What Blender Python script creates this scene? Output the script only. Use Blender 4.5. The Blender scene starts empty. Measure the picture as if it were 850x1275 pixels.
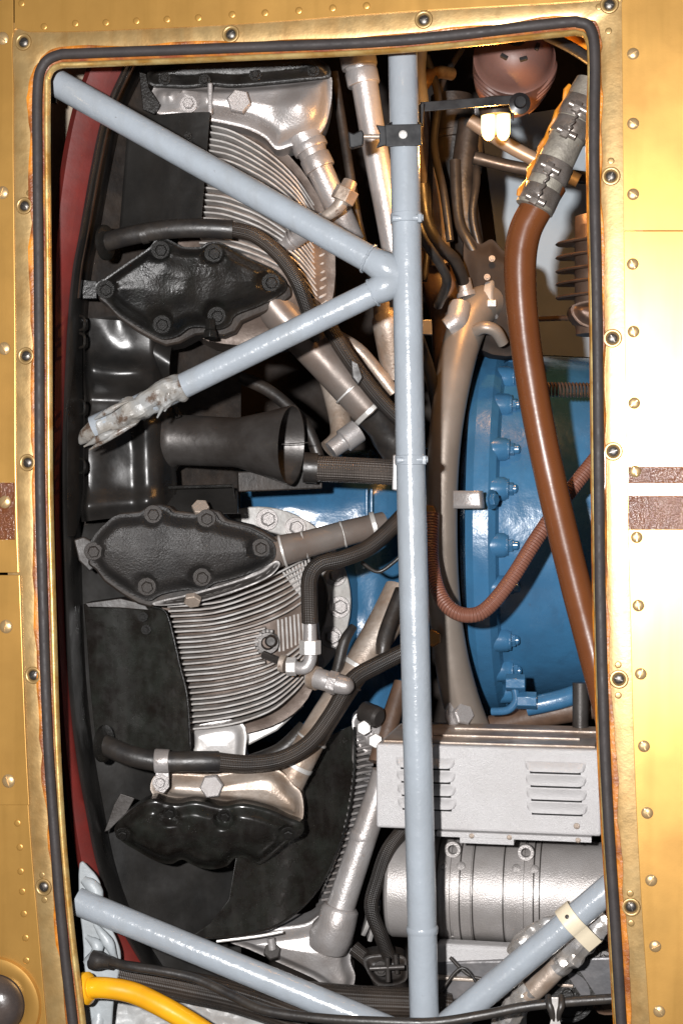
import bpy, bmesh, math, random
from mathutils import Vector, Matrix, noise
random.seed(7)
R = math.radians
sc = bpy.context.scene
COL = sc.collection

# ------------------------------------------------------------------ camera
F = 1900.0            # focal length in photo pixels (850 x 1275)
CZ = 1.5              # camera height
cam_d = bpy.data.cameras.new('camera')
cam_d.sensor_fit = 'VERTICAL'; cam_d.sensor_height = 36.0
cam_d.lens = 36.0 * F / 1275.0
cam_d.clip_start = 0.05; cam_d.clip_end = 50
cam = bpy.data.objects.new('camera', cam_d); COL.objects.link(cam)
cam.location = (0, 0, CZ); cam.rotation_euler = (R(90), 0, 0)
sc.camera = cam

# ------------------------------------------------------------------ world: dim hangar light
w = bpy.data.worlds.new('World'); sc.world = w; w.use_nodes = True
bg = w.node_tree.nodes['Background']
bg.inputs[0].default_value = (0.85, 0.9, 1.0, 1); bg.inputs[1].default_value = 0.1

# ------------------------------------------------------------------ camera flash
fl = bpy.data.lights.new('camera_flash', 'POINT'); fl.energy = 335; fl.shadow_soft_size = 0.024
fl.color = (1.0, 0.98, 0.97)
flo = bpy.data.objects.new('camera_flash', fl); COL.objects.link(flo)
flo.location = (-0.20, 0.0, CZ + 0.09)

vs = sc.view_settings
vs.view_transform = 'Standard'; vs.look = 'None'; vs.exposure = 0.0; vs.gamma = 1.0; vs.use_curve_mapping = False
sc.cycles.max_bounces = 6
sc.cycles.use_denoising = True

# ------------------------------------------------------------------ photo frame -> place
TILT = R(11)
AX = Vector((math.cos(TILT), -math.sin(TILT), 0))      # along the fuselage, towards the tail
NO = Vector((-math.sin(TILT), -math.cos(TILT), 0))     # out of the skin
UP = Vector((0, 0, 1))
TOCAM = Vector((0, -1, 0))

def P(px, py, d):
    return Vector(((px - 425) / F * d, d, CZ + (637.5 - py) / F * d))
def rw(rpx, d): return rpx / F * d
def S(px, py, off=0.0):                                  # point of the skin plane
    k = math.tan(TILT)
    d = 1.9 / (1 + k * (px - 425) / F)
    return P(px, py, d) + NO * off

# ------------------------------------------------------------------ materials
MATS = {}
def mat(name, col, rough=0.5, metal=0.0, col2=None, amt=0.5, scale=12, bump=0.15, bscale=120, rvar=0.12,
        coat=0.0, coat_r=0.15, streak=None, spot=None, spot_amt=0.0, spot_scale=60, big=0.0, spec=0.5, detail=6):
    m = bpy.data.materials.new(name); m.use_nodes = True
    nt = m.node_tree; N = nt.nodes; L = nt.links
    b = N['Principled BSDF']
    tc = N.new('ShaderNodeTexCoord')
    def nz(sc_, det=detail, r=0.6):
        n = N.new('ShaderNodeTexNoise'); n.inputs['Scale'].default_value = sc_; n.inputs['Detail'].default_value = det
        n.inputs['Roughness'].default_value = r; L.new(tc.outputs['Object'], n.inputs['Vector']); return n
    def ramp(src, a, c):
        r = N.new('ShaderNodeMapRange'); r.inputs[1].default_value = a; r.inputs[2].default_value = c
        r.inputs[3].default_value = 0; r.inputs[4].default_value = 1; L.new(src, r.inputs[0]); return r.outputs[0]
    def mix(f, a, c):
        x = N.new('ShaderNodeMix'); x.data_type = 'RGBA'
        L.new(f, x.inputs[0])
        for i, v in ((6, a), (7, c)):
            if isinstance(v, tuple): x.inputs[i].default_value = (*v, 1)
            else: L.new(v, x.inputs[i])
        return x.outputs[2]
    n1 = nz(scale)
    c = col
    if col2:
        c = mix(ramp(n1.outputs[0], 0.5 - 0.25 * amt, 0.75 - 0.25 * amt), c, col2)
    if spot:
        n3 = nz(spot_scale, 8, 0.7)
        c = mix(ramp(n3.outputs[0], 0.66 - 0.2 * spot_amt, 0.72 - 0.2 * spot_amt), c, spot)
    if streak:                                            # run-down stains
        mp = N.new('ShaderNodeMapping'); mp.inputs['Scale'].default_value = (1, 1, .07); L.new(tc.outputs['Object'], mp.inputs[0])
        n6 = N.new('ShaderNodeTexNoise'); n6.inputs['Scale'].default_value = 55; n6.inputs['Detail'].default_value = 5; L.new(mp.outputs[0], n6.inputs['Vector'])
        c = mix(ramp(n6.outputs[0], .5, .8), c, streak)
    if isinstance(c, tuple): b.inputs['Base Color'].default_value = (*c, 1)
    else: L.new(c, b.inputs['Base Color'])
    b.inputs['Metallic'].default_value = metal
    n2 = nz(scale * 2.3)
    mr = N.new('ShaderNodeMapRange'); mr.inputs[1].default_value = 0.3; mr.inputs[2].default_value = 0.7
    mr.inputs[3].default_value = max(rough - rvar, 0.04); mr.inputs[4].default_value = min(rough + rvar, 1)
    L.new(n2.outputs[0], mr.inputs[0]); L.new(mr.outputs[0], b.inputs['Roughness'])
    b.inputs['Coat Weight'].default_value = coat; b.inputs['Coat Roughness'].default_value = coat_r
    b.inputs['Specular IOR Level'].default_value = spec
    if bump:
        n4 = nz(bscale, 4)
        bp = N.new('ShaderNodeBump'); bp.inputs['Strength'].default_value = bump; bp.inputs['Distance'].default_value = 0.002
        L.new(n4.outputs[0], bp.inputs['Height'])
        if big:
            n5 = nz(5, 2)
            b2 = N.new('ShaderNodeBump'); b2.inputs['Strength'].default_value = big; b2.inputs['Distance'].default_value = 0.012
            L.new(n5.outputs[0], b2.inputs['Height']); L.new(b2.outputs[0], bp.inputs['Normal'])
        L.new(bp.outputs[0], b.inputs['Normal'])
    MATS[name] = m
    return m

def braid_mat(name, col, rough, metal, su, sv, strength=0.6, kind='cross', col2=None):
    """woven or ribbed cover: uses the tube's own length / girth coordinates"""
    m = mat(name, col, rough, metal, col2=col2, bump=0)
    nt = m.node_tree; N = nt.nodes; L = nt.links; b = N['Principled BSDF']
    uv = N.new('ShaderNodeUVMap'); sep = N.new('ShaderNodeSeparateXYZ'); L.new(uv.outputs[0], sep.inputs[0])
    def math_(op, a, c=None):
        x = N.new('ShaderNodeMath'); x.operation = op
        for i, v in ((0, a), (1, c)):
            if v is None: continue
            if isinstance(v, (int, float)): x.inputs[i].default_value = v
            else: L.new(v, x.inputs[i])
        return x.outputs[0]
    u = math_('MULTIPLY', sep.outputs[0], su); v = math_('MULTIPLY', sep.outputs[1], sv)
    if kind == 'cross':
        a = math_('SINE', math_('ADD', u, v)); c = math_('SINE', math_('SUBTRACT', u, v))
        h = math_('MULTIPLY', a, c)
    else:
        h = math_('SINE', u)
    bp = N.new('ShaderNodeBump'); bp.inputs['Strength'].default_value = strength; bp.inputs['Distance'].default_value = 0.002
    L.new(h, bp.inputs['Height']); L.new(bp.outputs[0], b.inputs['Normal'])
    return m

def emit_mat(name, col, strength):
    m = bpy.data.materials.new(name); m.use_nodes = True
    b = m.node_tree.nodes['Principled BSDF']
    b.inputs['Base Color'].default_value = (.2, .12, .04, 1)
    b.inputs['Emission Color'].default_value = (*col, 1); b.inputs['Emission Strength'].default_value = strength
    MATS[name] = m; return m

mat('gold', (.60, .325, .078), .36, .70, (.55, .29, .067), .5, 7, .035, 700, .035, big=.06, coat=.45, coat_r=.33, streak=(.50, .265, .058), spot=(.2, .10, .03), spot_amt=-.32, spot_scale=140)
mat('gold_frame', (.37, .245, .10), .38, .60, (.33, .20, .07), .35, 22, .10, 200, .08, coat=.3, coat_r=.35, streak=(.31, .17, .05), spot=(.25, .085, .010), spot_amt=.02, spot_scale=32)
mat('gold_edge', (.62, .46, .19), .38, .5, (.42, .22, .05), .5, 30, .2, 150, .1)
mat('gold_screw', (.56, .40, .20), .36, .6, (.36, .22, .10), .5, 300, .1, 600)
mat('steel_screw', (.16, .15, .14), .38, .9, (.06, .05, .04), .5, 300, .1, 600)
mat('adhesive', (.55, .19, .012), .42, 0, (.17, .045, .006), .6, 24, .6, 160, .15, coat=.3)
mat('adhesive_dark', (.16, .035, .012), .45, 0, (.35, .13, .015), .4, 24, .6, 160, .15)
mat('rubber', (.028, .0235, .023), .6, 0, (.036, .030, .029), .5, 40, .12, 300, spec=.3)
mat('stripe', (.125, .038, .010), .14, 0, (.10, .028, .008), .5, 30, .62, 330, .05)
mat('truss', (.275, .305, .338), .22, 0, (.25, .275, .303), .55, 18, .4, 95, .08, coat=.1, streak=(.24, .26, .28), spot=(.10, .082, .07), spot_amt=-.04, spot_scale=80)
mat('truss_tape', (.24, .243, .24), .40, 0, (.19, .175, .155), .6, 30, .6, 80, spot=(.085, .058, .042), spot_amt=.72, spot_scale=26)
mat('black_paint', (.006, .0057, .0055), .36, 0, (.012, .0105, .009), .5, 14, .40, 240, .14, streak=(.010, .0105, .009), spot=(.045, .031, .022), spot_amt=-.04, spot_scale=60, spec=.32)
mat('black_sheet', (.011, .0105, .010), .38, 0, (.021, .0195, .018), .55, 7, .1, 90, .18, streak=(.017, .0155, .014), spot=(.05, .042, .036), spot_amt=-.15, spot_scale=40)
mat('black_gloss', (.010, .0095, .009), .34, 0, (.017, .015, .0135), .5, 16, .10, 110, .12, spot=(.05, .032, .022), spot_amt=-.08, spot_scale=45)
mat('green_black', (.0145, .0155, .013), .28, 0, (.008, .0065, .0055), .6, 26, .15, 60, .16, streak=(.021, .020, .0175))
mat('black_cast', (.0165, .016, .0158), .44, 0, (.025, .0225, .021), .5, 14, .8, 330, .14, spot=(.05, .034, .024), spot_amt=-.05, spot_scale=60, spec=.4)
mat('brown_black', (.030, .022, .017), .5, 0, (.012, .010, .009), .5, 20, .3, 120)
mat('steel_dark', (.052, .047, .044), .40, .35, (.034, .029, .026), .5, 22, .15, 150)
mat('silver', (.40, .383, .378), .36, .45, (.29, .262, .248), .5, 16, .3, 330, .08, spot=(.25, .16, .10), spot_amt=-.15, spot_scale=45)
mat('silver_bright', (.52, .505, .497), .36, .4, (.6, .57, .54), .5, 25, .2, 250, spot=(.3, .2, .13), spot_amt=-.15, spot_scale=50)
mat('silver_box', (.50, .488, .488), .42, .25, (.47, .455, .452), .5, 20, .75, 900, .05, spot=(.36, .30, .25), spot_amt=-.3, spot_scale=50)
mat('silver_gen', (.355, .335, .325), .38, .4, (.30, .278, .265), .5, 16, .35, 500, .06, spot=(.2, .13, .09), spot_amt=-.2, spot_scale=60)
mat('silver_dirty', (.42, .36, .31), .42, .4, (.27, .20, .15), .5, 18, .35, 200, spot=(.13, .06, .03), spot_amt=.1, spot_scale=55)
mat('fin_metal', (.70, .68, .66), .34, .35, (.50, .46, .43), .5, 34, .3, 160, .1, spot=(.18, .12, .09), spot_amt=-.06, spot_scale=70)
mat('fin_body', (.15, .115, .095), .55, .3, (.085, .06, .047), .5, 30, .3, 120)
mat('white_ring', (.56, .55, .535), .4, .3, (.43, .41, .385), .5, 30, .3, 150)
mat('tube_bronze', (.18, .155, .138), .42, .3, (.155, .12, .10), .5, 14, .1, 150)
mat('collector', (.26, .222, .19), .40, .4, (.215, .18, .15), .5, 9, .12, 120, .06)
mat('blue', (.036, .132, .255), .25, 0, (.034, .112, .215), .5, 12, .4, 55, .10, coat=.25, streak=(.032, .10, .19), spot=(.06, .06, .065), spot_amt=-.08, spot_scale=35)
mat('hose_brown', (.125, .040, .013), .27, 0, (.108, .034, .011), .5, 12, .06, 90, .06, spot=(.5, .4, .3), spot_amt=-.52, spot_scale=90)
mat('lamp_brown', (.125, .062, .049), .5, 0, (.112, .055, .043), .5, 30, .06, 300, .05)
mat('lamp_black', (.010, .010, .011), .35, 0, None, bump=.05)
mat('red', (.125, .0150, .0115), .48, 0, (.085, .0135, .011), .5, 14, .12, 120, .1, spec=.35)
mat('beige', (.42, .35, .27), .6, 0, (.36, .29, .22), .5, 20, .8, 30)
mat('grey_panel', (.44, .50, .55), .5, 0, (.40, .45, .49), .5, 8, .15, 70, spot=(.1, .09, .08), spot_amt=-.2, spot_scale=40)
mat('grey_gusset', (.34, .37, .39), .4, 0, (.27, .29, .30), .5, 24, .6, 70, spot=(.1, .07, .05), spot_amt=0, spot_scale=60)
mat('bay_dark', (.026, .019, .015), .75, 0, (.016, .012, .010), .5, 8, .3, 60, spec=.25)
mat('dark_hose', (.015, .0135, .013), .42, 0, (.028, .023, .019), .5, 25, .2, 160)
mat('brown_pipe', (.12, .07, .045), .5, 0, (.07, .04, .026), .5, 20, .3, 120)
mat('yellow', (.70, .34, .009), .28, 0, (.60, .27, .007), .5, 15, .1, 70, .06, coat=.2, spot=(.25, .13, .03), spot_amt=-.2, spot_scale=60)
mat('cream', (.62, .54, .40), .4, 0, (.55, .47, .34), .5, 20, .1, 120)
mat('foil', (.60, .58, .57), .28, .7, (.46, .42, .38), .5, 40, .5, 70, .1)
mat('insulation', (.38, .39, .39), .45, 0, (.26, .25, .24), .5, 18, 1.0, 40)
mat('dirty_plate', (.10, .10, .105), .38, .3, (.16, .15, .15), .5, 18, .4, 45, spot=(.3, .29, .28), spot_amt=-.1, spot_scale=30)
mat('sleeve', (.15, .135, .115), .55, .2, (.26, .24, .20), .5, 40, .6, 220, spot=(.40, .36, .30), spot_amt=0, spot_scale=90)
mat('clamp_steel', (.17, .145, .125), .32, .6, (.26, .23, .21), .5, 50, .2, 150)
mat('orange_edge', (.62, .25, .02), .45, 0, (.45, .15, .012), .5, 40, .3, 150)
mat('brass', (.36, .20, .07), .38, .8, (.22, .11, .04), .5, 60, .2, 200)
mat('copper_fin', (.13, .085, .062), .45, .5, (.08, .05, .036), .5, 25, .2, 150)
mat('glass_lens', (.035, .028, .026), .3, 0, (.06, .045, .038), .5, 30, bump=.5, bscale=40, coat=.2)
mat('void', (.006, .005, .005), .8, 0, None, bump=0)
braid_mat('braid', (.04, .034, .031), .42, .2, 900, 14, .6, 'cross', (.085, .07, .06))
braid_mat('braid_dark', (.015, .0125, .011), .45, .0, 1300, 12, .4, 'cross', (.034, .025, .019))
braid_mat('corrugated', (.185, .075, .050), .42, 0, 1500, 0, .5, 'rib', (.155, .062, .04))
emit_mat('bulb_glow', (1.0, .66, .22), 5.5)

# ------------------------------------------------------------------ mesh helpers
class G:                                                  # raw geometry
    def __init__(s): s.v = []; s.f = []; s.uv = []
    def add(s, o):
        n = len(s.v); s.v += o.v; s.f += [tuple(i + n for i in f) for f in o.f]; s.uv += (o.uv or [(0, 0)] * len(o.v)); return s

def to_mesh(name, g, smooth=40):
    me = bpy.data.meshes.new(name)
    me.from_pydata([tuple(v) for v in g.v], [], g.f)
    if g.uv and len(g.uv) == len(g.v):
        l = me.uv_layers.new(name='UVMap')
        for lp in me.loops: l.data[lp.index].uv = g.uv[lp.vertex_index]
    bm = bmesh.new(); bm.from_mesh(me)
    bmesh.ops.recalc_face_normals(bm, faces=bm.faces); bm.to_mesh(me); bm.free()
    if smooth:
        me.shade_smooth(); me.set_sharp_from_angle(angle=R(smooth))
    return me

def link(name, me, m, parent=None, bevel=0, seg=2, subd=0):
    if m and not me.materials: me.materials.append(MATS[m])
    o = bpy.data.objects.new(name, me); COL.objects.link(o)
    if parent is not None:
        o.parent = parent
        o.matrix_parent_inverse = Matrix.Translation(-parent.location)
    if bevel:
        b = o.modifiers.new('bevel', 'BEVEL'); b.width = bevel; b.segments = seg; b.limit_method = 'ANGLE'; b.angle_limit = R(35)
    if subd:
        s = o.modifiers.new('sub', 'SUBSURF'); s.levels = subd; s.render_levels = subd
    return o
def part(name, g, m, parent, smooth=40, bevel=0, seg=2, label=None, subd=0):
    o = link(name, to_mesh(name, g, smooth), m, parent, bevel, seg, subd)
    if label: o['label'] = label
    return o
def tag(o, label, cat, group=None):
    o['label'] = label; o['category'] = cat
    if group: o['group'] = group
    return o
def thing(name, label, cat, loc, group=None):
    o = bpy.data.objects.new(name, None); COL.objects.link(o); o.location = loc
    o.empty_display_size = 0.02
    return tag(o, label, cat, group)
def solo(name, g, m, label, cat, smooth=40, bevel=0, group=None):
    return tag(part(name, g, m, None, smooth, bevel), label, cat, group)
def struct(name, g, m, smooth=40):
    o = part(name, g, m, None, smooth); o['kind'] = 'structure'; return o

def catmull(pts, n):
    out = []
    m = len(pts)
    for i in range(m - 1):
        p0 = pts[max(i - 1, 0)]; p1 = pts[i]; p2 = pts[i + 1]; p3 = pts[min(i + 2, m - 1)]
        for k in range(n):
            t = k / n; t2 = t * t; t3 = t2 * t
            out.append(tuple(.5 * (2 * b + (c - a) * t + (2 * a - 5 * b + 4 * c - d) * t2 + (3 * b - a - 3 * c + d) * t3)
                             for a, b, c, d in zip(p0, p1, p2, p3)))
    out.append(tuple(pts[-1])); return out

def sweep(pts, rad, n=20, caps=True, wob=0, wf=60):
    """tube through world points; rad a list of radii"""
    g = G(); m = len(pts)
    nrm = None; L = 0
    for i, p in enumerate(pts):
        t = (pts[min(i + 1, m - 1)] - pts[max(i - 1, 0)])
        if t.length < 1e-9: t = Vector((1, 0, 0))
        t.normalize()
        if nrm is None:
            nrm = Vector((0, 1, 0)); nrm -= t * nrm.dot(t)
            if nrm.length < .2: nrm = Vector((1, 0, 0)) - t * t.x
            nrm.normalize()
        else:
            nrm = nrm - t * nrm.dot(t); nrm.normalize()
        bn = t.cross(nrm)
        if i: L += (p - pts[i - 1]).length
        for k in range(n + 1):
            a = 2 * math.pi * k / n
            r = rad[i]
            q = nrm * math.cos(a) + bn * math.sin(a)
            if wob: r *= 1 + wob * noise.noise((p + q * r) * wf)
            g.v.append(p + q * r); g.uv.append((L, a))
    for i in range(m - 1):
        for k in range(n):
            a = i * (n + 1) + k
            g.f.append((a, a + 1, a + n + 2, a + n + 1))
    if caps:
        g.f.append(tuple(range(n, 0, -1))); b = (m - 1) * (n + 1); g.f.append(tuple(b + k for k in range(n)))
    return g
def tube(pts, r, n=20, sub=8, caps=True, wob=0, wf=60):
    """pts (px, py, depth[, radius px])"""
    q = [(p[0], p[1], p[2], p[3] if len(p) > 3 else r) for p in pts]
    if len(q) > 2 and sub > 1: q = catmull(q, sub)
    return sweep([P(a, b, c) for a, b, c, e in q], [rw(e, c) for a, b, c, e in q], n, caps, wob, wf)

def basis(z, xh=None):
    z = z.normalized()
    x = (xh or Vector((0, 0, 1)))
    x = x - z * x.dot(z)
    if x.length < .05: x = Vector((1, 0, 0)) - z * z.x
    x.normalize(); return x, z.cross(x), z
def lathe(o, axis, prof, n=32, cap=(True, True), arc=None, xh=None):
    """prof: (along, radius) in metres"""
    g = G(); x, y, z = basis(axis, xh)
    full = arc is None
    a0, a1 = arc or (0, 2 * math.pi)
    cols = n if full else n + 1
    for t, r in prof:
        for k in range(cols):
            a = a0 + (a1 - a0) * k / n
            g.v.append(o + z * t + (x * math.cos(a) + y * math.sin(a)) * r)
    for i in range(len(prof) - 1):
        for k in range(n):
            k2 = (k + 1) % cols
            g.f.append((i * cols + k, i * cols + k2, (i + 1) * cols + k2, (i + 1) * cols + k))
    if full:
        if cap[0]: g.f.append(tuple(range(cols - 1, -1, -1)))
        if cap[1]: b = (len(prof) - 1) * cols; g.f.append(tuple(b + k for k in range(cols)))
    return g
def ring(o, axis, r0, r1, h, n=48):                       # flat annulus with thickness
    return lathe(o, axis, [(0, r0), (0, r1), (h, r1), (h, r0), (0, r0)], n, (False, False))
def box(o, ax, ay, az, sx, sy, sz):                       # centre, axes, full sizes
    g = G()
    for i in (-1, 1):
        for j in (-1, 1):
            for k in (-1, 1):
                g.v.append(o + ax * (i * sx / 2) + ay * (j * sy / 2) + az * (k * sz / 2))
    g.f = [(0, 1, 3, 2), (4, 6, 7, 5), (0, 4, 5, 1), (2, 3, 7, 6), (0, 2, 6, 4), (1, 5, 7, 3)]
    return g
def bar(a, b, wx, wy, up=UP):                             # box from a to b
    d = b - a; x, y, z = basis(d, up)
    return box((a + b) / 2, x, y, z, wx, wy, d.length)
def prism(pts, back):                                     # front outline (world points) and an extrude vector
    n = len(pts); g = G()
    g.v = list(pts) + [p + back for p in pts]
    g.f = [tuple(range(n)), tuple(range(2 * n - 1, n - 1, -1))] + [(i, (i + 1) % n, (i + 1) % n + n, i + n) for i in range(n)]
    return g
def plate(outline, d, th, tilt=(0, 0), rnd=0):
    """outline in photo px on a plane at depth d; tilt = depth change per px"""
    cx = sum(p[0] for p in outline) / len(outline); cy = sum(p[1] for p in outline) / len(outline)
    o = catmull_closed(outline, rnd) if rnd else outline
    return prism([P(x, y, d + (x - cx) * tilt[0] + (y - cy) * tilt[1]) for x, y in o], Vector((0, th, 0)))
def catmull_closed(pts, n):
    m = len(pts); ext = [pts[-1]] + list(pts) + [pts[0], pts[1]]
    out = []
    for i in range(1, m + 1):
        p0, p1, p2, p3 = ext[i - 1], ext[i], ext[i + 1], ext[i + 2]
        for k in range(n):
            t = k / n; t2 = t * t; t3 = t2 * t
            out.append(tuple(.5 * (2 * b + (c - a) * t + (2 * a - 5 * b + 4 * c - d) * t2 + (3 * b - a - 3 * c + d) * t3)
                             for a, b, c, d in zip(p0, p1, p2, p3)))
    return out
def seg_dist(p, a, b):
    ax, ay = a; bx, by = b; px, py = p
    dx, dy = bx - ax, by - ay; L = dx * dx + dy * dy
    t = 0 if L == 0 else max(0, min(1, ((px - ax) * dx + (py - ay) * dy) / L))
    return math.hypot(px - ax - t * dx, py - ay - t * dy)
def sstep(x): x = max(0, min(1, x)); return x * x * (3 - 2 * x)
def cover(outline, d, H, wells=(), tilt=(0, 0), rim=.012, edge=16, well_r=(9, 20), rings=24, rough=.0012, centre=None, bulges=()):
    """cast cover: star shaped outline, flat rim, domed top that dips round its bolts"""
    o = catmull_closed(outline, 4); n = len(o)
    cx = sum(p[0] for p in o) / n; cy = sum(p[1] for p in o) / n
    if centre: cx, cy = centre
    g = G()
    def pt(x, y, h):
        dd = d + (x - cx) * tilt[0] + (y - cy) * tilt[1]
        return P(x, y, dd) + Vector((0, -h, 0))
    def height(X, Y):
        dist = min(seg_dist((X, Y), o[k], o[(k + 1) % n]) for k in range(0, n))
        h = H * (.72 * sstep((dist - 2) / edge) + .28 * sstep((dist - 2) / (edge * 3)))
        for bx, by in wells:
            q = math.hypot(X - bx, Y - by)
            h = min(h, H * (.12 + .88 * sstep((q - well_r[0]) / (well_r[1] - well_r[0]))))
        for bx, by, br, bh in bulges:
            q = math.hypot(X - bx, Y - by); h += bh * (1 - sstep(q / br))
        return h + rough * min(1, dist / 20) * noise.noise(Vector((X, Y, d * 10)) * .045)
    for x, y in o: g.v.append(pt(x, y, 0) + Vector((0, rim, 0)))
    for i in range(rings):
        s = 1 - (i / rings) ** 1.15
        for x, y in o:
            X = cx + (x - cx) * s; Y = cy + (y - cy) * s
            h = 0 if i == 0 else height(X, Y)
            g.v.append(pt(X, Y, h))
    g.v.append(pt(cx, cy, height(cx, cy))); c = len(g.v) - 1
    for i in range(rings):
        for k in range(n):
            k2 = (k + 1) % n
            g.f.append((i * n + k, i * n + k2, (i + 1) * n + k2, (i + 1) * n + k))
    b = rings * n
    for k in range(n): g.f.append((b + k, b + (k + 1) % n, c))
    g.f.append(tuple(range(n - 1, -1, -1)))
    return g
def patch(c00, c10, c11, c01, d, hf, nx=40, ny=40, th=.004):
    """sheet over a four-cornered px area, pressed shape hf(u, v) towards the viewer; d a number or 4 corner depths"""
    ds = d if isinstance(d, tuple) else (d,) * 4
    g = G()
    for s in (0, 1):
        for j in range(ny + 1):
            v = j / ny
            for i in range(nx + 1):
                u = i / nx
                wgt = ((1 - u) * (1 - v), u * (1 - v), u * v, (1 - u) * v)
                x = sum(a * q[0] for a, q in zip(wgt, (c00, c10, c11, c01))); y = sum(a * q[1] for a, q in zip(wgt, (c00, c10, c11, c01)))
                dd = sum(a * q for a, q in zip(wgt, ds))
                g.v.append(P(x, y, dd) + Vector((0, -hf(u, v) + s * th, 0)))
    M = (nx + 1) * (ny + 1)
    for j in range(ny):
        for i in range(nx):
            a = j * (nx + 1) + i
            g.f.append((a, a + 1, a + nx + 2, a + nx + 1)); g.f.append((a + M, a + M + nx + 1, a + M + nx + 2, a + M + 1))
    edge = [i for i in range(nx + 1)] + [j * (nx + 1) + nx for j in range(1, ny + 1)] + [ny * (nx + 1) + i for i in range(nx - 1, -1, -1)] + [j * (nx + 1) for j in range(ny - 1, 0, -1)]
    for k in range(len(edge)):
        a, b = edge[k], edge[(k + 1) % len(edge)]
        g.f.append((a, b, b + M, a + M))
    return g

# shared fasteners ------------------------------------------------------
def unit_bolt():
    g = lathe(Vector(), UP, [(0, 1.55), (.22, 1.55), (.26, 1.48), (.26, .9)], 20, (True, False))
    g.add(lathe(Vector(), UP, [(.24, 1.0), (.85, 1.0), (.98, .86), (.98, .0001)], 6, (False, False)))
    g.uv = []
    return to_mesh('bolt', g, 30)
def unit_hex():
    g = lathe(Vector(), UP, [(0, 1.0), (.55, 1.0), (.66, .88), (.66, .0001)], 6, (True, False)); g.uv = []
    return to_mesh('hex', g, 30)
def unit_screw():
    """round slotted head"""
    g = G(); w_ = .095
    xs = [-1, -.93, -.8, -.6, -.35, -w_ - .001, -w_, w_, w_ + .001, .35, .6, .8, .93, 1]
    ny = 10
    for x in xs:
        yy = math.sqrt(max(0, 1 - x * x))
        for j in range(ny + 1):
            y = -yy + 2 * yy * j / ny
            r2 = x * x + y * y
            z = .5 * math.sqrt(max(0, 1 - .92 * r2)) - .05
            if abs(x) <= w_: z = min(z, .22)
            g.v.append(Vector((x, y, z)))
    for i in range(len(xs) - 1):
        for j in range(ny):
            a = i * (ny + 1) + j
            g.f.append((a, a + 1, a + ny + 2, a + ny + 1))
    return to_mesh('screw', g, 50)
def unit_rivet():
    g = lathe(Vector(), UP, [(0, 1), (.08, .97), (.15, .85), (.18, .5), (.19, .0001)], 16, (False, False)); return to_mesh('rivet', g, 60)
def unit_washer():
    g = lathe(Vector(), UP, [(0, 1.0), (.16, .93), (.20, .78), (.12, .62), (-.05, .55), (-.05, .0001)], 24, (False, False)); return to_mesh('washer', g, 50)
MESH = {'bolt': unit_bolt(), 'hex': unit_hex(), 'screw': unit_screw(), 'rivet': unit_rivet(), 'washer': unit_washer()}
VAR = {}
def fast(kind, name, loc, direction, r, m, parent, spin=None, inv=None):
    key = (kind, m)
    if key not in VAR:
        me = MESH[kind].copy(); me.materials.clear(); me.materials.append(MATS[m]); VAR[key] = me
    o = bpy.data.objects.new(name, VAR[key]); COL.objects.link(o)
    x, y, z = basis(direction, Vector((1, 0, .001)))
    rot = Matrix((x, y, z)).transposed().to_4x4()
    o.parent = parent
    o.matrix_parent_inverse = Matrix.Translation(-parent.location) if inv is None else inv
    o.matrix_basis = Matrix.Translation(loc) @ rot @ Matrix.Rotation(random.uniform(0, 6.28) if spin is None else spin, 4, 'Z') @ Matrix.Diagonal((r, r, r, 1))
    return o
def bolt_px(px, py, d, rpx, m, parent, h=0, kind='bolt', direction=TOCAM, name=None):
    return fast(kind, name or ('nut' if kind == 'hex' else 'bolt'), P(px, py, d) + Vector((0, -h, 0)), direction, rw(rpx, d), m, parent)

# ================================================================== engine bay shell (setting)
def quad(a, b, c, d): 
    g = G(); g.v = [a, b, c, d]; g.f = [(0, 1, 2, 3)]; return g
def world(x, y, z): return Vector((x, y, z))
X0, X1, YB, Z0, Z1 = -.95, .95, 3.0, .45, 2.6
g = box(Vector((0, YB + .02, (Z0 + Z1) / 2)), Vector((1, 0, 0)), Vector((0, 1, 0)), UP, X1 - X0, .03, Z1 - Z0)
struct('bay_back_wall', g, 'bay_dark')
for nm, cx, sx, cz, sz in (('bay_left_wall', X0, .03, (Z0 + Z1) / 2, Z1 - Z0), ('bay_right_wall', X1, .03, (Z0 + Z1) / 2, Z1 - Z0)):
    struct(nm, box(Vector((cx, 2.5, cz)), Vector((1, 0, 0)), Vector((0, 1, 0)), UP, sx, 1.0, sz), 'bay_dark')
struct('bay_floor', box(Vector((0, 2.5, Z0)), Vector((1, 0, 0)), Vector((0, 1, 0)), UP, X1 - X0, 1.0, .03), 'bay_dark')
struct('bay_ceiling', box(Vector((0, 2.5, Z1)), Vector((1, 0, 0)), Vector((0, 1, 0)), UP, X1 - X0, 1.0, .03), 'bay_dark')

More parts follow.
